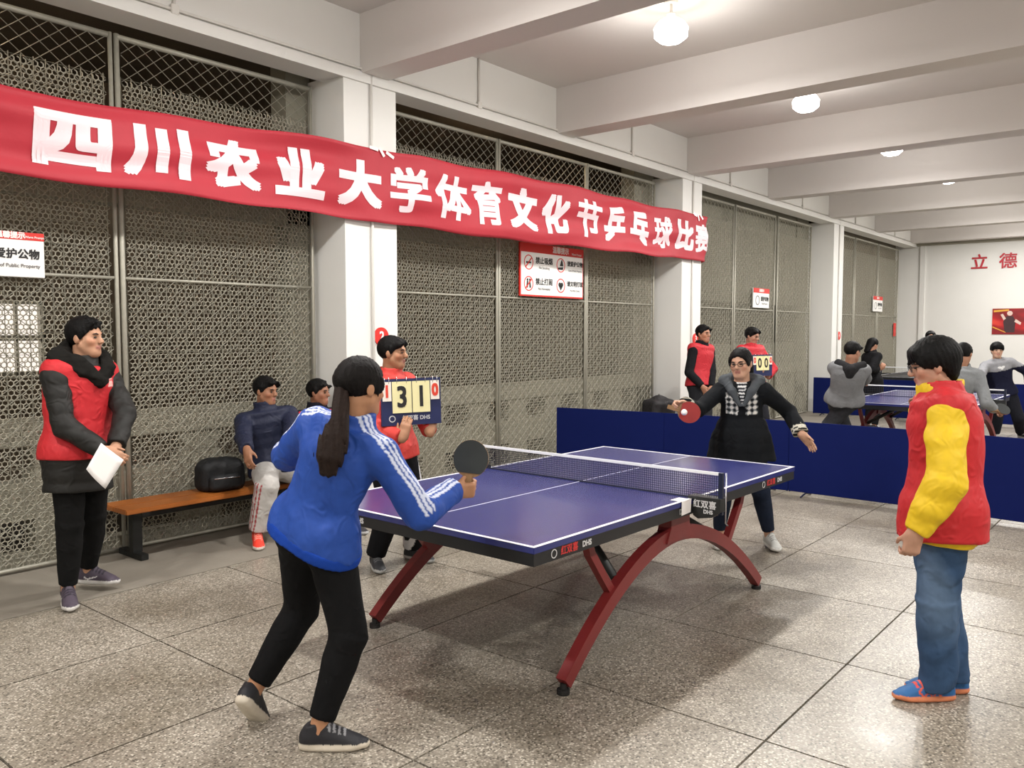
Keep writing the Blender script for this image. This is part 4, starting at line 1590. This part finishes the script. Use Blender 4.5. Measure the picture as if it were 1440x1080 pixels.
v = Vol()
v.loft([s.nk - s.cf * .02 - s.sl * .165 + s.up * .01, s.nk - s.cf * .10 + s.up * .055, s.nk - s.cf * .02 + s.sl * .165 + s.up * .01], [.055, .085, .055], [.05, .06, .05], [s.up] * 3, .03)
for g in (-1, 1):
    v.loft([s.nk + s.sl * g * .16 - s.cf * .02 + s.up * .01, s.nk + s.sl * g * .10 + s.cf * .09 - s.up * .03, s.nk + s.cf * .145 - s.up * .115 + s.sl * g * .012], [.06, .06, .03], [.045, .04, .03], [s.up] * 3, .03)
v.cone(s.nk, s.nk + s.up * .2, .060, .085, .02, 's')
v.warp(wave(.010, 4, 2.2))
vol_mesh('fur_hood', v, .009, M_cloth, r, '#1a1917')
shoes(s, r, .006, '#4b424e', '#cfccc8', '#2c2730', mark='#d8d4d6')
L_wr = s.wr
bm = bmesh.new()
pp = [(-1.881, 2.045, 1.012), (-1.784, 1.979, 0.908), (-1.878, 2.015, 0.746), (-1.961, 2.064, 0.867)]
nn = 6
g_ = [[None] * (nn + 1) for _ in range(nn + 1)]
for i in range(nn + 1):
    for j in range(nn + 1):
        u, w_ = i / nn, j / nn
        p = V3(*pp[0]) * (1 - u) * (1 - w_) + V3(*pp[1]) * u * (1 - w_) + V3(*pp[2]) * u * w_ + V3(*pp[3]) * (1 - u) * w_
        p = p + V3(-.636, .4, .3) * .018 * sin(u * 3.1) * sin(w_ * 2 + .5)
        g_[i][j] = bm.verts.new(p)
for i in range(nn):
    for j in range(nn):
        bm.faces.new((g_[i][j], g_[i + 1][j], g_[i + 1][j + 1], g_[i][j + 1])).smooth = True
pa = build('paper_sheet', bm, M_paper)
md = pa.modifiers.new('thickness', 'SOLIDIFY')
md.thickness = .0015
tag(pa, 'white sheet of paper hanging from the hands of the man at far left', 'paper')

# --- woman in the blue track jacket playing with her back to us
H = 1.66
r = person('woman with ponytail in blue track jacket and black leggings swinging a black paddle', (-2.074, -0.071, 0))
s = Skel(H, (-1.999, -0.097, 0.837), 5, (-1.945, -0.274, 1.3), 18, -6, [foot((-2.067, -0.187, 0), -48, H), foot((-2.114, 0.196, 0.139), 28, H, -46, .0)],
         [hnd((-1.537, -0.421, 0.98), (0.798, -0.573, 0.02), (0.726, 0.534, 0.35), [1.15,1.2,1.2,1.25], .9), hnd((-1.765, 0.306, 1.09), (0.821, 0.419, -0.1), (0.382, -0.463, -0.7), .8)],
         knee=[(0.714, -0.707, 0.1), (0.858, 0.06, 0)], elbow=[(-0.111, -0.416, -1), (-0.496, 0.758, -0.7)], female=True, head_pitch=-8, head_fwd=.02)
body(s, r, .007, '#b0805f')
hair(s, r, .006, 'tied', '#100d0c')
v = Vol()
tail = [s.hp(-.092, 0, -.012), (-2.066, -0.346, 1.321), (-2.095, -0.348, 1.257), (-2.115, -0.347, 1.187), (-2.124, -0.341, 1.126)]
v.loft(tail, [.026, .036, .052, .058, .030], [.026, .032, .036, .036, .016], [(0.637, -0.771, 0)] * 5, .02)
v.warp(lambda P: .003 * np.sin((P @ np.array((0.637, -0.771, 0))) * 240 + P[:, 2] * 18) + .002 * np.sin((P @ np.array((0.637, -0.771, 0))) * 410 - P[:, 2] * 30))
vol_mesh('ponytail', v, .006, M_hair, r, '#241a16')
bm = bmesh.new()
bmesh.ops.create_uvsphere(bm, u_segments=12, v_segments=8, radius=.027)
bmesh.ops.translate(bm, verts=bm.verts, vec=Vector(np.array(tail[0]) * .6 + np.array(tail[1]) * .4 - np.array(r.location)))
build('hair_tie', bm, M_rubber, r, smooth=True)
trousers(s, r, .008, '#141415', .012, cuff=.05, folds=.003)
def wcol(P):
    c = np.tile(np.array(lin('#23489a')), (len(P), 1))
    for i in (0, 1):
        a, e, w = s.sh[i], s.el[i], s.wr[i]
        pts = [s.nk - s.up * .02, a + s.up * .02, e, w]
        for p, q in ((pts[0], a), (a, e), (e, w)):
            d = nrm(q - p)
            L = np.linalg.norm(q - p)
            t = (P - p) @ d
            rad = P - p - t[:, None] * d
            out = nrm((-s.sl if i == 0 else s.sl) * .55 + s.up * .75 - .4 * s.cf)
            if p is e:
                out = nrm(V3(0, 0, 1) - .5 * np.array((0.771, 0.637, 0)))
            out = nrm(out - (out @ d) * d)
            side = np.cross(d, out)
            m = (t > -.02) & (t < L + .01) & (rad @ out > .0) & (np.abs(rad @ side) < .030)
            st = (np.abs(rad @ side) < .007) | (np.abs(np.abs(rad @ side) - .021) < .0065)
            c[m & st] = np.array(lin('#cfd6ea'))
    z = (P - s.spine(.97)) @ s.up
    return c
jacket(s, r, .008, wcol, .022, hem=-.01, m=M_shiny, folds=.008, cuff=.0, collar=.03, puff=.006, flare=.010, wide=.004)
v = Vol()
torso(v, s, .027, t0=-.085, t1=.0, flat=True, flare=.010)
v.half(s.spine(.01), s.up)
v2 = vol_mesh('waistband', v, .008, M_cloth, r, '#1b3f97')
shoes(s, r, .006, '#26262a', '#c9bfae', '#8d8d90')
W_wr = s.wr

# --- scorekeeper in red holding the flip scoreboard
H = 1.66
r = person('scorekeeper in red jacket holding up a dark blue flip scoreboard', (-0.171, 1.453, 0))
s = Skel(H, (-0.154, 1.478, 0.835), -85, (-0.163, 1.477, 1.37), -82, -62, [foot((-0.216, 1.589, 0), -120, H), foot((0.092, 1.537, 0), -85, H)],
         [hnd((-0.363, 1.145, 0.962), (0.236, -0.129, 0.95), (0.771, 0.637, 0), .35, .2), hnd((-0.16, 1.088, 0.971), (-0.05, 0.218, 0.95), (0.771, 0.637, 0), .35, .2)],
         elbow=[(-0.586, 0.553, -0.9), (0.727, -0.567, -0.8)])
body(s, r, .0075, '#a87a5c')
hair(s, r, .0075, 'short')
trousers(s, r, .010, split('#17171a', (lambda P: np.abs((P - s.hip[1]) @ s.hl - .085) < .012, '#d5d5d8')), .016, cuff=.02, straight=.012)
jacket(s, r, .009, '#c23a33', .026, hem=-.10, m=M_shiny, folds=.005, cuff=.02, collar=.03)
shoes(s, r, .007, '#3a3c40', '#b9bab8', '#6c6e70')
M_sb = mat('navy_scoreboard_case', '#1c2550', .5, var=.05)
M_card = mat('cream_score_card', '#e9e0a9', .55, var=.04)
M_card_w = mat('pale_score_card', '#efe6d8', .55, var=.03)
def scoreboard(label, org, ux, uz, sc=1.0, big='31', small='10', detail=True):
    ux, uz = nrm(ux), np.array(uz, float)
    uz = nrm(uz - (uz @ ux) * ux)
    un = np.cross(ux, uz)           # towards the back
    t = thing('flip_scoreboard', label, 'scoreboard', tuple(org))
    t.matrix_world = Matrix([[ux[k], np.cross(uz, ux)[k], uz[k], org[k]] for k in range(3)] + [[0, 0, 0, 1]])
    w, h = .40 * sc, .305 * sc
    bm = bmesh.new()
    prism(bm, [(0.0, 0), (.03, 0), (.0, h), (-.008, h)], -w / 2, w / 2, 'x')
    for vv in bm.verts:
        vv.co = Vector((vv.co.x, vv.co.y, vv.co.z))
    build('case', bm, M_sb, t)
    cards = [(-.175, .055, .115, M_card_w, small[0], M_logo_red2, .10), (-.075, .083, .215, M_card, big[0], M_black_pr, .20), (.045, .083, .215, M_card, big[1], M_black_pr, .20), (.150, .048, .115, M_card_w, small[1], M_logo_red2, .10)]
    xs = -.192
    for ww, hh, mm, ch, tm, ts in ((.058, .125, M_card_w, small[0], M_logo_red2, .115), (.128, .205, M_card, big[0], M_black_pr, .20), (.118, .205, M_card, big[1], M_black_pr, .20), (.058, .125, M_card_w, small[1], M_logo_red2, .115)):
        c = build('score_card', B(xs * sc, (xs + ww) * sc, -.014, -.010, h - .018 - hh * sc, h - .018), mm, t)
        put_text(ch, ts * sc * .95, tm, c, ((xs + ww / 2) * sc, -.016, h - .018 - hh * sc * .52), (1, 0, 0), (0, 0, 1), .004 * sc, xs=.8)
        for rx in (.25, .75):
            bm = bmesh.new()
            x = (xs + ww * rx) * sc
            tube(bm, [(x, -.012, h - .03), (x, -.020, h - .010), (x, -.012, h + .010), (x, .004, h + .006), (x, .006, h - .02)], .0022, 6)
            build('binding_ring', bm, M_chrome, c)
        xs += ww + .006
    if detail:
        put_text('红双喜 DHS', .036, M_logo_w, t, (.03, -.002, .045), (1, 0, 0), (0, 0, 1), .001)
        bm = bmesh.new()
        ring(bm, -.13, .045, .022, .006, -.002)
        build('emblem', bm, M_logo_w, t)
    return t
M_logo_red2 = mat('red_digit_print', '#d8402a', .5, var=.03)
scoreboard('dark blue flip scoreboard reading 1 31 0 held by the scorekeeper in red', (-0.278, 1.144, 1.043), np.array((0.87, -0.488, 0.02)), (0.044, 0.01, 1), 1.0)

# --- seated man in navy
H = 1.72
r = person('man in navy padded jacket and pale grey trousers sitting on the bench', (-0.046, 3.102, 0))
s = Skel(H, (-.06, 2.99, .53), -112, (-.11, 3.05, 1.03), -112, -72, [foot((-0.396, 2.757, 0), -120, H), foot((0.047, 2.723, 0), -80, H)],
         [hnd((-0.679, 2.414, 0.688), (-0.226, -0.511, -0.75), (0.768, -0.144, -0.6), .35), hnd((-0.449, 2.244, 0.678), (-0.768, 0.144, -0.3), (0.154, 0.127, -1), .5)],
         knee=[(-.35, -1, 1.0), (.2, -1, 1.0)], elbow=[(-0.56, 0.835, -0.7), (0.791, -0.644, -0.5)], head_pitch=-4)
body(s, r, .008, '#96694f')
hair(s, r, .008, 'short')
def ncol(P):
    c = np.tile(np.array(lin('#bcb9b5')), (len(P), 1))
    k, an = s.kn[0], s.an[0]
    d = nrm(an - k)
    q = P - k
    rad = q - (q @ d)[:, None] * d
    a = np.arctan2(rad @ s.hf, rad @ -s.hl)
    m = (q @ d > -.02) & (np.linalg.norm(rad, axis=1) < .12)
    st = (np.abs(a - .15) < .07) | (np.abs(a - .5) < .07) | (np.abs(a - .85) < .07)
    c[m & st] = np.array(lin('#9a3a3e'))
    return c
trousers(s, r, .010, ncol, .020, cuff=.04, straight=.012, folds=.005)
jacket(s, r, .010, '#1d2238', .024, hem=-.06, m=M_shiny, folds=.004, quilt=.005, collar=.045, cuff=.02)
shoes(s, r, .008, '#e8402f', '#d9cfc4', '#f0a090')

# --- seated man half hidden behind her
H = 1.68
r = person('seated man in black and red jacket half hidden behind the ponytailed woman', (0.377, 2.794, 0))
s = Skel(H, (.41, 2.99, .53), -95, (.41, 3.05, .99), -95, -66, [foot((0.132, 2.621, 0), -100, H), foot((0.324, 2.542, 0), -80, H)],
         [hnd((-0.041, 2.448, 0.578), (-0.49, -0.664, -0.3), (0, 0, -1), .4), hnd((0.09, 2.29, 0.578), (-0.744, -0.355, -0.3), (0, 0, -1), .4)],
         knee=[(-.2, -1, 1.0), (.2, -1, 1.0)])
body(s, r, .011, '#8d6048')
hair(s, r, .010, 'short')
trousers(s, r, .012, '#1b1c22', .016)
jacket(s, r, .011, split('#1a1a22', (lambda P: ((P - s.spine(.86)) @ s.up > -.03) & ((P - s.spine(.86)) @ s.up < .05) & (np.abs((P - s.spine(.8)) @ s.sl) > .075), '#c8262e')), .030, hem=-.06, folds=.004, collar=.05)
shoes(s, r, .010, '#2a2a2e', '#b5b5b5')

# --- opponent in the dark coat
H = 1.63
r = person('woman with glasses in dark flared coat with checked chest panels returning the ball', (1.9, -0.198, 0))
s = Skel(H, (1.887, -0.176, 0.84), 195, (1.832, -0.192, 1.286), 205, 184, [foot((1.898, 0.005, 0), 205, H), foot((2.07, -0.335, 0), 222, H)],
         [hnd((1.289, -0.005, 1.135), (-0.843, 0.471, 0.05), (-0.381, -0.638, -0.6), [.9,1.0,1.1,1.1], .5), hnd((1.999, -0.589, 0.901), (0.241, -0.605, -0.75), (-0.627, 0.131, -0.2), .22, .1)],
         elbow=[(0.104, 0.345, -1), (0.55, -0.195, -0.3)], female=True, head_pitch=-6, head_roll=4)
body(s, r, .0075, '#bd937a')
hair(s, r, .0075, 'tied', '#0e0c0c')
v = Vol()
v.loft([s.hp(-.09, -.01, .0), s.hp(-.10, .025, -.05), s.hp(-.085, .045, -.11)], [.035, .04, .018], [.03, .034, .015], [s.ax[1]] * 3, .02)
vol_mesh('ponytail', v, .008, M_hair, r, '#0e0c0c')
glasses(s, r)
trousers(s, r, .009, '#1d2433', .008, cuff=.05, folds=.002)
def ocol(P):
    c = np.tile(np.array(lin('#15171a')), (len(P), 1))
    q = P - s.spine(.66)
    x, z, y = q @ s.sl, q @ s.up, q @ s.cf
    m = (y > .02) & (z > -.085) & (z < .085) & (np.abs(x) > .028) & (np.abs(x) < .115)
    chk = np.sin(x * 150) + np.sin(z * 150)
    c[m] = np.array(lin('#7f8384'))
    c[m & (chk > .35)] = np.array(lin('#d6d4cf'))
    c[m & (chk < -.5)] = np.array(lin('#1c1e20'))
    m = (y > .02) & (np.abs(x) < .030 * np.clip((z + .02) / .14, 0, 1.6)) & (z > -.0)
    c[m] = np.where((np.sin(z[m] * 260) > -.1)[:, None], np.array(lin('#dcdcdc')), np.array(lin('#2b2d33')))
    for i in (0, 1):
        d = nrm(s.wr[i] - s.el[i])
        t = (P - s.wr[i]) @ d
        m = (t > -.065) & (t < .03) & (np.linalg.norm(P - s.wr[i], axis=1) < .10)
        chk = np.sin(t * 230) + np.sin(P[:, 2] * 230)
        c[m] = np.array(lin('#b9b5a8'))
        c[m & (chk < -.3)] = np.array(lin('#1c1e20'))
    return c
v = Vol()
torso(v, s, .020, t0=-.30, t1=.97, flare=.050, flat=True)
for i in (0, 1):
    sleeve(v, s, i, .019, .01, r2=.024)
v.warp(wave(.005, 6, .7))
v.warp(lambda P: .008 * np.sin(np.arctan2((P - s.pel) @ s.sl, (P - s.pel) @ s.cf) * 9) * np.clip(((s.spine(.3) - P) @ s.up) / .2, 0, 1))
vol_mesh('coat', v, .008, M_cloth, r, ocol)
v = Vol()
v.loft([s.nk - s.sl * .125 - s.up * .0, s.nk - s.cf * .095 + s.up * .015, s.nk + s.sl * .125 - s.up * .0], [.045, .055, .045], [.045, .055, .045], [s.up] * 3, .03)
for g in (-1, 1):
    v.cone(s.nk + s.sl * g * .12 - s.up * .0, s.nk + s.sl * g * .068 + s.cf * .10 - s.up * .06, .043, .029, .02)
    v.cone(s.nk + s.sl * g * .068 + s.cf * .10 - s.up * .06, s.nk + s.sl * g * .016 + s.cf * .126 - s.up * .16, .029, .014, .02)
vol_mesh('hood_collar', v, .008, M_cloth, r, '#4a4e52')
shoes(s, r, .007, '#b9bab6', '#dcdcd8', '#8a8a88')
O_wr = s.wr

# --- umpire in yellow sleeves and red waistcoat, right foreground
H = 1.665
r = person('young man with glasses in red vest over yellow jacket and blue jeans standing at right', (-0.011, -1.994, 0))
s = Skel(H, (-0.012, -1.965, 0.865), 120, (0.019, -1.938, 1.37), 114, 112, [foot((0.104, -2.005, 0), 124, H), foot((-0.017, -1.975, 0), 130, H)],
         [hnd((0.243, -1.897, 0.691), (-0.05, 0.218, -1), (-0.707, -0.714, 0), .6), hnd((-0.337, -1.938, 0.819), (-0.018, 0.179, -1), (0.835, 0.56, 0), .9, 1.0)],
         elbow=[(1.012, 0.187, -0.2), (-0.376, -0.959, -0.2)], sh_f=.02, head_pitch=-11, head_fwd=.03, hs=1.0)
body(s, r, .007, '#b98d76')
hair(s, r, .0065, 'bowl', '#0a0909')
glasses(s, r)
def jcol(P):
    c = np.tile(np.array(lin('#364c69')), (len(P), 1))
    n_ = np.sin(P[:, 2] * 9 + P[:, 0] * 13) * .5 + np.sin(P[:, 1] * 17 - P[:, 2] * 5) * .5
    k = np.clip((n_ * .5 + .2), 0, 1)[:, None] * np.clip((P[:, 2] - .25) / .4, 0, 1)[:, None]
    return c * (1 - .8 * k) + np.array(lin('#8fa6c0')) * .8 * k
trousers(s, r, .008, jcol, .014, cuff=-.01, straight=.022, folds=.011, name='jeans')
jacket(s, r, .0085, '#d9b520', .024, hem=-.28, m=M_shiny, folds=.011, cuff=.0, collar=.045, puff=.016, collar_r=.050, flare=.006, fset=(8, .85, 2.2), toff=.008)
vest(s, r, .0085, '#b8262b', .036, hem=-.25, flare=.017, collar=.065, wide=.0, folds=.007)
shoes(s, r, .0055, '#2c5f94', '#d8855e', '#d2473c', mark='x#d2573c')

# --- far people
H = 1.77
r = person('man in red vest over black sweater standing beside the second column', (10.358, 4.431, 0))
pel = (6.322, 2.408, 0.929)
s = Skel(H, pel, -98, (6.361, 2.415, 1.481), -98, -100, stand(pel, -98, H),
         [hnd((6.111, 2.27, 0.926), (0.023, -0.499, -0.8), (0.704, -0.067, 0), .6), hnd((6.275, 2.226, 0.9), (-0.486, 0.117, -0.8), (0.067, 0.704, 0), .6)], elbow=[(-0.482, 0.898, -0.4), (0.791, -0.644, -0.4)])
body(s, r, .011, '#a3735a')
hair(s, r, .011, 'short')
trousers(s, r, .014, '#2b2c30', .018, straight=.015)
jacket(s, r, .012, '#1a1a1d', .020, hem=-.05, folds=.003, collar=.05)
vest(s, r, .012, '#b52a33', .034, hem=-.02, flare=.012, collar=0)
shoes(s, r, .011, '#232326', '#b5b5b5')

r = person('far scorekeeper in red vest standing behind the woman in the dark coat', (10.97, 3.707, 0))
H = 1.74
pel = (7.105, 2.004, 0.868)
s = Skel(H, pel, -110, (7.12, 2.044, 1.457), -110, -95, stand(pel, -110, H),
         [hnd((6.876, 1.827, 1.043), (-0.04, -0.422, 0.7), (0.771, 0.637, 0), .5), hnd((7.06, 1.761, 1.038), (-0.422, 0.04, 0.7), (0.771, 0.637, 0), .5)], elbow=[(-0.482, 0.898, -0.6), (0.791, -0.644, -0.6)], head_pitch=-14)
body(s, r, .011, '#a87c66')
hair(s, r, .011, 'spiky')
trousers(s, r, .014, '#26272c', .018)
jacket(s, r, .012, '#b4353c', .022, hem=-.05, folds=.003, collar=.03)
vest(s, r, .012, '#b52a33', .034, hem=-.02, flare=.010, collar=0)
shoes(s, r, .011, '#232326', '#b5b5b5')
scoreboard('far flip scoreboard with cream cards held by the far scorekeeper', (6.866, 1.762, 1.056), np.array((0.927, -0.337, 0)), (0.141, -0.013, 1), .95, '00', '00', False)

H = 1.74
r = person('grey hooded player seen from behind beside the third column', (9.86, 1.575, 0))
pel = (6.129, 0.431, 0.85)
s = Skel(H, pel, 30, (5.992, 0.325, 1.282), 20, -22, [foot((5.799, 0.406, 0.522), 20, H), foot((6.575, 0.401, 0.435), 45, H)],
         [hnd((6.699, 0.385, 1.012), (0.922, -0.017, 0), (0.04, 0.422, -0.8), .9), hnd((6.79, 0.506, 0.958), (0.935, 0.124, 0), (0.422, -0.04, -0.8), .7)], elbow=[(0.074, -0.717, -1), (-0.536, 0.335, -1)], knee=[(1, .6, 0), (1, .6, 0)], head_pitch=-10, sh_w=.88, sh_f=.03)
s.an = [V3(a[0], a[1], .08) for a in s.an]
body(s, r, .011, '#a97b62')
hair(s, r, .011, 'short')
trousers(s, r, .013, '#35363a', .014, straight=.030)
jacket(s, r, .012, '#77787a', .028, hem=-.06, folds=.006, collar=.02, puff=.006, flare=.012)
v = Vol()
v.loft([s.nk - s.sl * .14 - s.cf * .01, s.nk - s.cf * .135 - s.up * .06, s.nk + s.sl * .14 - s.cf * .01], [.055, .11, .055], [.04, .05, .04], [s.up] * 3, .03)
vol_mesh('hood', v, .012, M_cloth, r, '#2a2a2c')
shoes(s, r, .011, '#232326', '#b5b5b5')

H = 1.62
r = person('person with long dark hair in a long black coat near the far mesh', (17.886, 3.506, 0))
pel = (10.584, 1.407, 0.836)
s = Skel(H, pel, -40, (10.606, 1.427, 1.314), -40, -30, stand(pel, -40, H),
         [hnd((10.549, 1.311, 1.032), (0.1, -0.436, 0.4), (0.771, 0.637, 0), .6), hnd((10.879, 1.382, 1.019), (0.1, -0.436, 0.4), (0.771, 0.637, 0), .6)], elbow=[(-0.768, 0.144, -1), (0.195, 0.55, -1)], female=True, head_pitch=-25)
body(s, r, .013, '#a97b62')
hair(s, r, .012, 'long')
trousers(s, r, .015, '#1b1b1d', .014)
jacket(s, r, .013, '#161618', .030, hem=-.45, folds=.004, collar=.03, flare=.015, name='coat')
shoes(s, r, .012, '#232326', '#707070')

H = 1.72
r = person('player in grey long sleeved top leaning behind the yellow-sleeved man', (8.38, -0.348, 0))
pel = (6.215, -0.698, 0.824)
s = Skel(H, pel, 15, (6.094, -0.822, 1.277), 15, -5, [foot((5.79, -0.705, 0.328), 0, H), foot((6.868, -0.591, 0.365), 30, H)],
         [hnd((6.356, -1.108, 0.799), (0.65, -0.63, -0.3), (0.463, 0.382, -0.6), .9), hnd((6.31, -0.335, 0.895), (0.49, 0.664, -0.2), (0.191, -0.231, -1), .6)], elbow=[(-0.104, -0.345, -1), (-0.382, 0.463, -1)], knee=[(1, .3, 0), (1, .3, 0)], head_pitch=-10)
s.an = [V3(a[0], a[1], .08) for a in s.an]
body(s, r, .011, '#a97b62')
hair(s, r, .011, 'short')
trousers(s, r, .013, '#202124', .020)
jacket(s, r, .012, '#85888a', .022, hem=-.08, folds=.006, collar=.02)
shoes(s, r, .011, '#232326', '#b5b5b5')
J_wr = s.wr

H = 1.76
r = person('person at the far table, only the dark hair showing over the yellow-sleeved man', (17.628, 2.143, 0))
pel = (12.178, 0.897, 0.887)
s = Skel(H, pel, 205, (12.219, 0.899, 1.408), 205, 200, stand(pel, 205, H),
         [hnd((11.319, 1.006, 1.003), (-0.654, -0.151, -0.5), (0, 0, -1), .6), hnd((12.001, 0.639, 0.878), (-0.335, -0.536, -0.5), (0, 0, -1), .6)])
body(s, r, .013, '#b58a70')
hair(s, r, .013, 'short')
trousers(s, r, .015, '#26262c', .016)
jacket(s, r, .013, '#3a3d46', .022, hem=-.06, folds=.004, collar=.03, cuff=.12)
shoes(s, r, .012, '#232326', '#b5b5b5')

H = 1.70
r = person('player in grey and navy sweater facing us beyond the second table', (11.593, -0.483, 0))
pel = (10.71, -0.489, 0.715)
s = Skel(H, pel, 200, (10.571, -0.427, 1.236), 208, 205, [foot((10.375, -0.459, 0.09), 200, H), foot((10.985, -0.728, 0.054), 215, H)],
         [hnd((9.946, -0.325, 0.973), (-0.704, 0.067, -0.5), (0.422, -0.04, -0.6), .8), hnd((10.627, -0.845, 0.877), (-0.181, -0.409, -0.9), (0.067, 0.704, 0), .5)], elbow=[(-0.214, 0.731, -0.8), (0.727, -0.567, -0.2)], head_pitch=-4)
s.an = [V3(a[0], a[1], .08) for a in s.an]
body(s, r, .011, '#c09a82')
hair(s, r, .011, 'bowl')
trousers(s, r, .013, '#1b1c22', .018, straight=.015)
def qcol(P):
    z = (P - s.spine(.70)) @ s.up
    c = np.tile(np.array(lin('#1b1d30')), (len(P), 1))
    m = z > .0
    c[m] = np.array(lin('#8f9094'))
    tri = m & (np.abs(((P - s.spine(.7)) @ s.sl) - .01) < .05) & ((P - s.spine(.7)) @ s.cf > 0) & (z < .07) & (z > .01 + np.abs((P - s.spine(.7)) @ s.sl - .01))
    c[tri] = np.array(lin('#dcdcdc'))
    return c
jacket(s, r, .012, qcol, .024, hem=-.06, folds=.005, collar=.01)
shoes(s, r, .011, '#232326', '#b5b5b5')

# ------------------------------------------------------------------ paddles and ball
M_rub_b = mat('black_paddle_rubber', '#1f2424', .6, var=.05)
M_rub_r = mat('red_paddle_rubber', '#8f1f1c', .5, var=.05)
M_handle = mat('pale_paddle_wood', '#94714a', .5, col2='#7d5c38', scale=30)
def paddle(label, c, up, nrml, front, back, rad=.078):
    up, n = nrm(up), np.array(nrml, float)
    n = nrm(n - (n @ up) * up)
    x = np.cross(up, n)
    t = thing('paddle', label, 'paddle', tuple(c))
    t.matrix_world = Matrix([[x[k], up[k], n[k], c[k]] for k in range(3)] + [[0, 0, 0, 1]])
    def outline(e):
        pts = []
        for k in range(36):
            a = 2 * pi * k / 36
            px_, py_ = (rad + e) * sin(a) * .97, (rad + e) * cos(a) * 1.03
            pts.append((px_, py_))
        return pts
    build('blade', prism(bmesh.new(), outline(0), -.0035, .0035, 'z'), M_handle, t)
    build('rubber', prism(bmesh.new(), [(a, max(b, -rad * .78)) for a, b in outline(-.001)], .0035, .0065, 'z'), front, t)
    build('rubber', prism(bmesh.new(), [(a, max(b, -rad * .78)) for a, b in outline(-.001)], -.0065, -.0035, 'z'), back, t)
    bm = bmesh.new()
    prism(bm, [(-.016, -.155), (.016, -.155), (.013, -.11), (.018, -.066), (-.018, -.066), (-.013, -.11)], -.011, .011, 'z')
    build('handle', bm, M_handle, t, bevel=.003)
    return t
paddle('black table tennis paddle held out by the woman in the blue jacket', (-1.459, -0.456, 1.113), (0.154, -0.029, 1), (-0.835, -0.56, 0.25), M_rub_b, M_rub_b)
paddle('red table tennis paddle in the hand of the woman in the dark coat', (1.245, -0.067, 1.086), (0.528, -0.796, -0.25), (-0.835, -0.56, 0.1), M_rub_r, M_rub_b)
paddle('dark table tennis paddle swung by the player in the grey top', (6.359, -1.189, 0.811), (0.727, -0.567, 0.1), (-0.476, -0.523, 0.7), M_rub_b, M_rub_r)
bm = bmesh.new()
bmesh.ops.create_icosphere(bm, subdivisions=3, radius=.022)
M_ball = mat('white_ball', '#f2efe8', .35, var=.01)
tag(build('table_tennis_ball', bm, M_ball, None, (1.169, -0.069, 1.092), smooth=True), 'white table tennis ball flying just in front of the red paddle', 'ball')

# ------------------------------------------------------------------ bags
M_bag = mat('black_bag_nylon', '#17181a', .5, var=.1, bump=.1)
def bag(label, p, yaw, w, d, h, col):
    t = thing('backpack', label, 'bag', tuple(p))
    org = V3(*p)
    f, l, u = unit(yaw), unit(yaw + 90), V3(0, 0, 1)
    A = np.stack([l, f, u])
    v = Vol()
    v.rbox(org + u * h * .46, A, (w / 2, d / 2, h * .46), .06, .03)
    v.ell(org + u * h * .8, A, (w * .42, d * .42, h * .22), .05)
    v.warp(wave(.012, 6, .7))
    v.half(org + u * .004, -u)
    vol_mesh('bag_body', v, .010, M_shiny, t, col)
    v = Vol()
    v.rbox(org + u * h * .30 + f * d * .5, A, (w * .36, .045, h * .24), .035, .03)
    v.warp(wave(.006, 6, .7))
    vol_mesh('front_pocket', v, .010, M_shiny, t, col)
    bm = bmesh.new()
    tube(bm, [tuple(l * -.05 + u * h * .93), tuple(u * (h * 1.03)), tuple(l * .05 + u * h * .93)], .008, 6)
    build('carry_loop', bm, M_bag, t)
    bm = bmesh.new()
    tube(bm, [tuple(f * (d * .5 + .048) + l * -w * .28 + u * h * .45), tuple(f * (d * .5 + .05) + l * w * .28 + u * h * .45)], .006, 6)
    build('zip', bm, M_chrome, t)
    return t
bag('black backpack lying on the bench beside the man in navy', (-.47, 3.15, .40), -100, .36, .20, .25, '#18191b')
bag('dark grey backpack slumped against the foot of the second column', (6.47, 3.13, 0), -110, .42, .30, .74, '#2c2a2c')
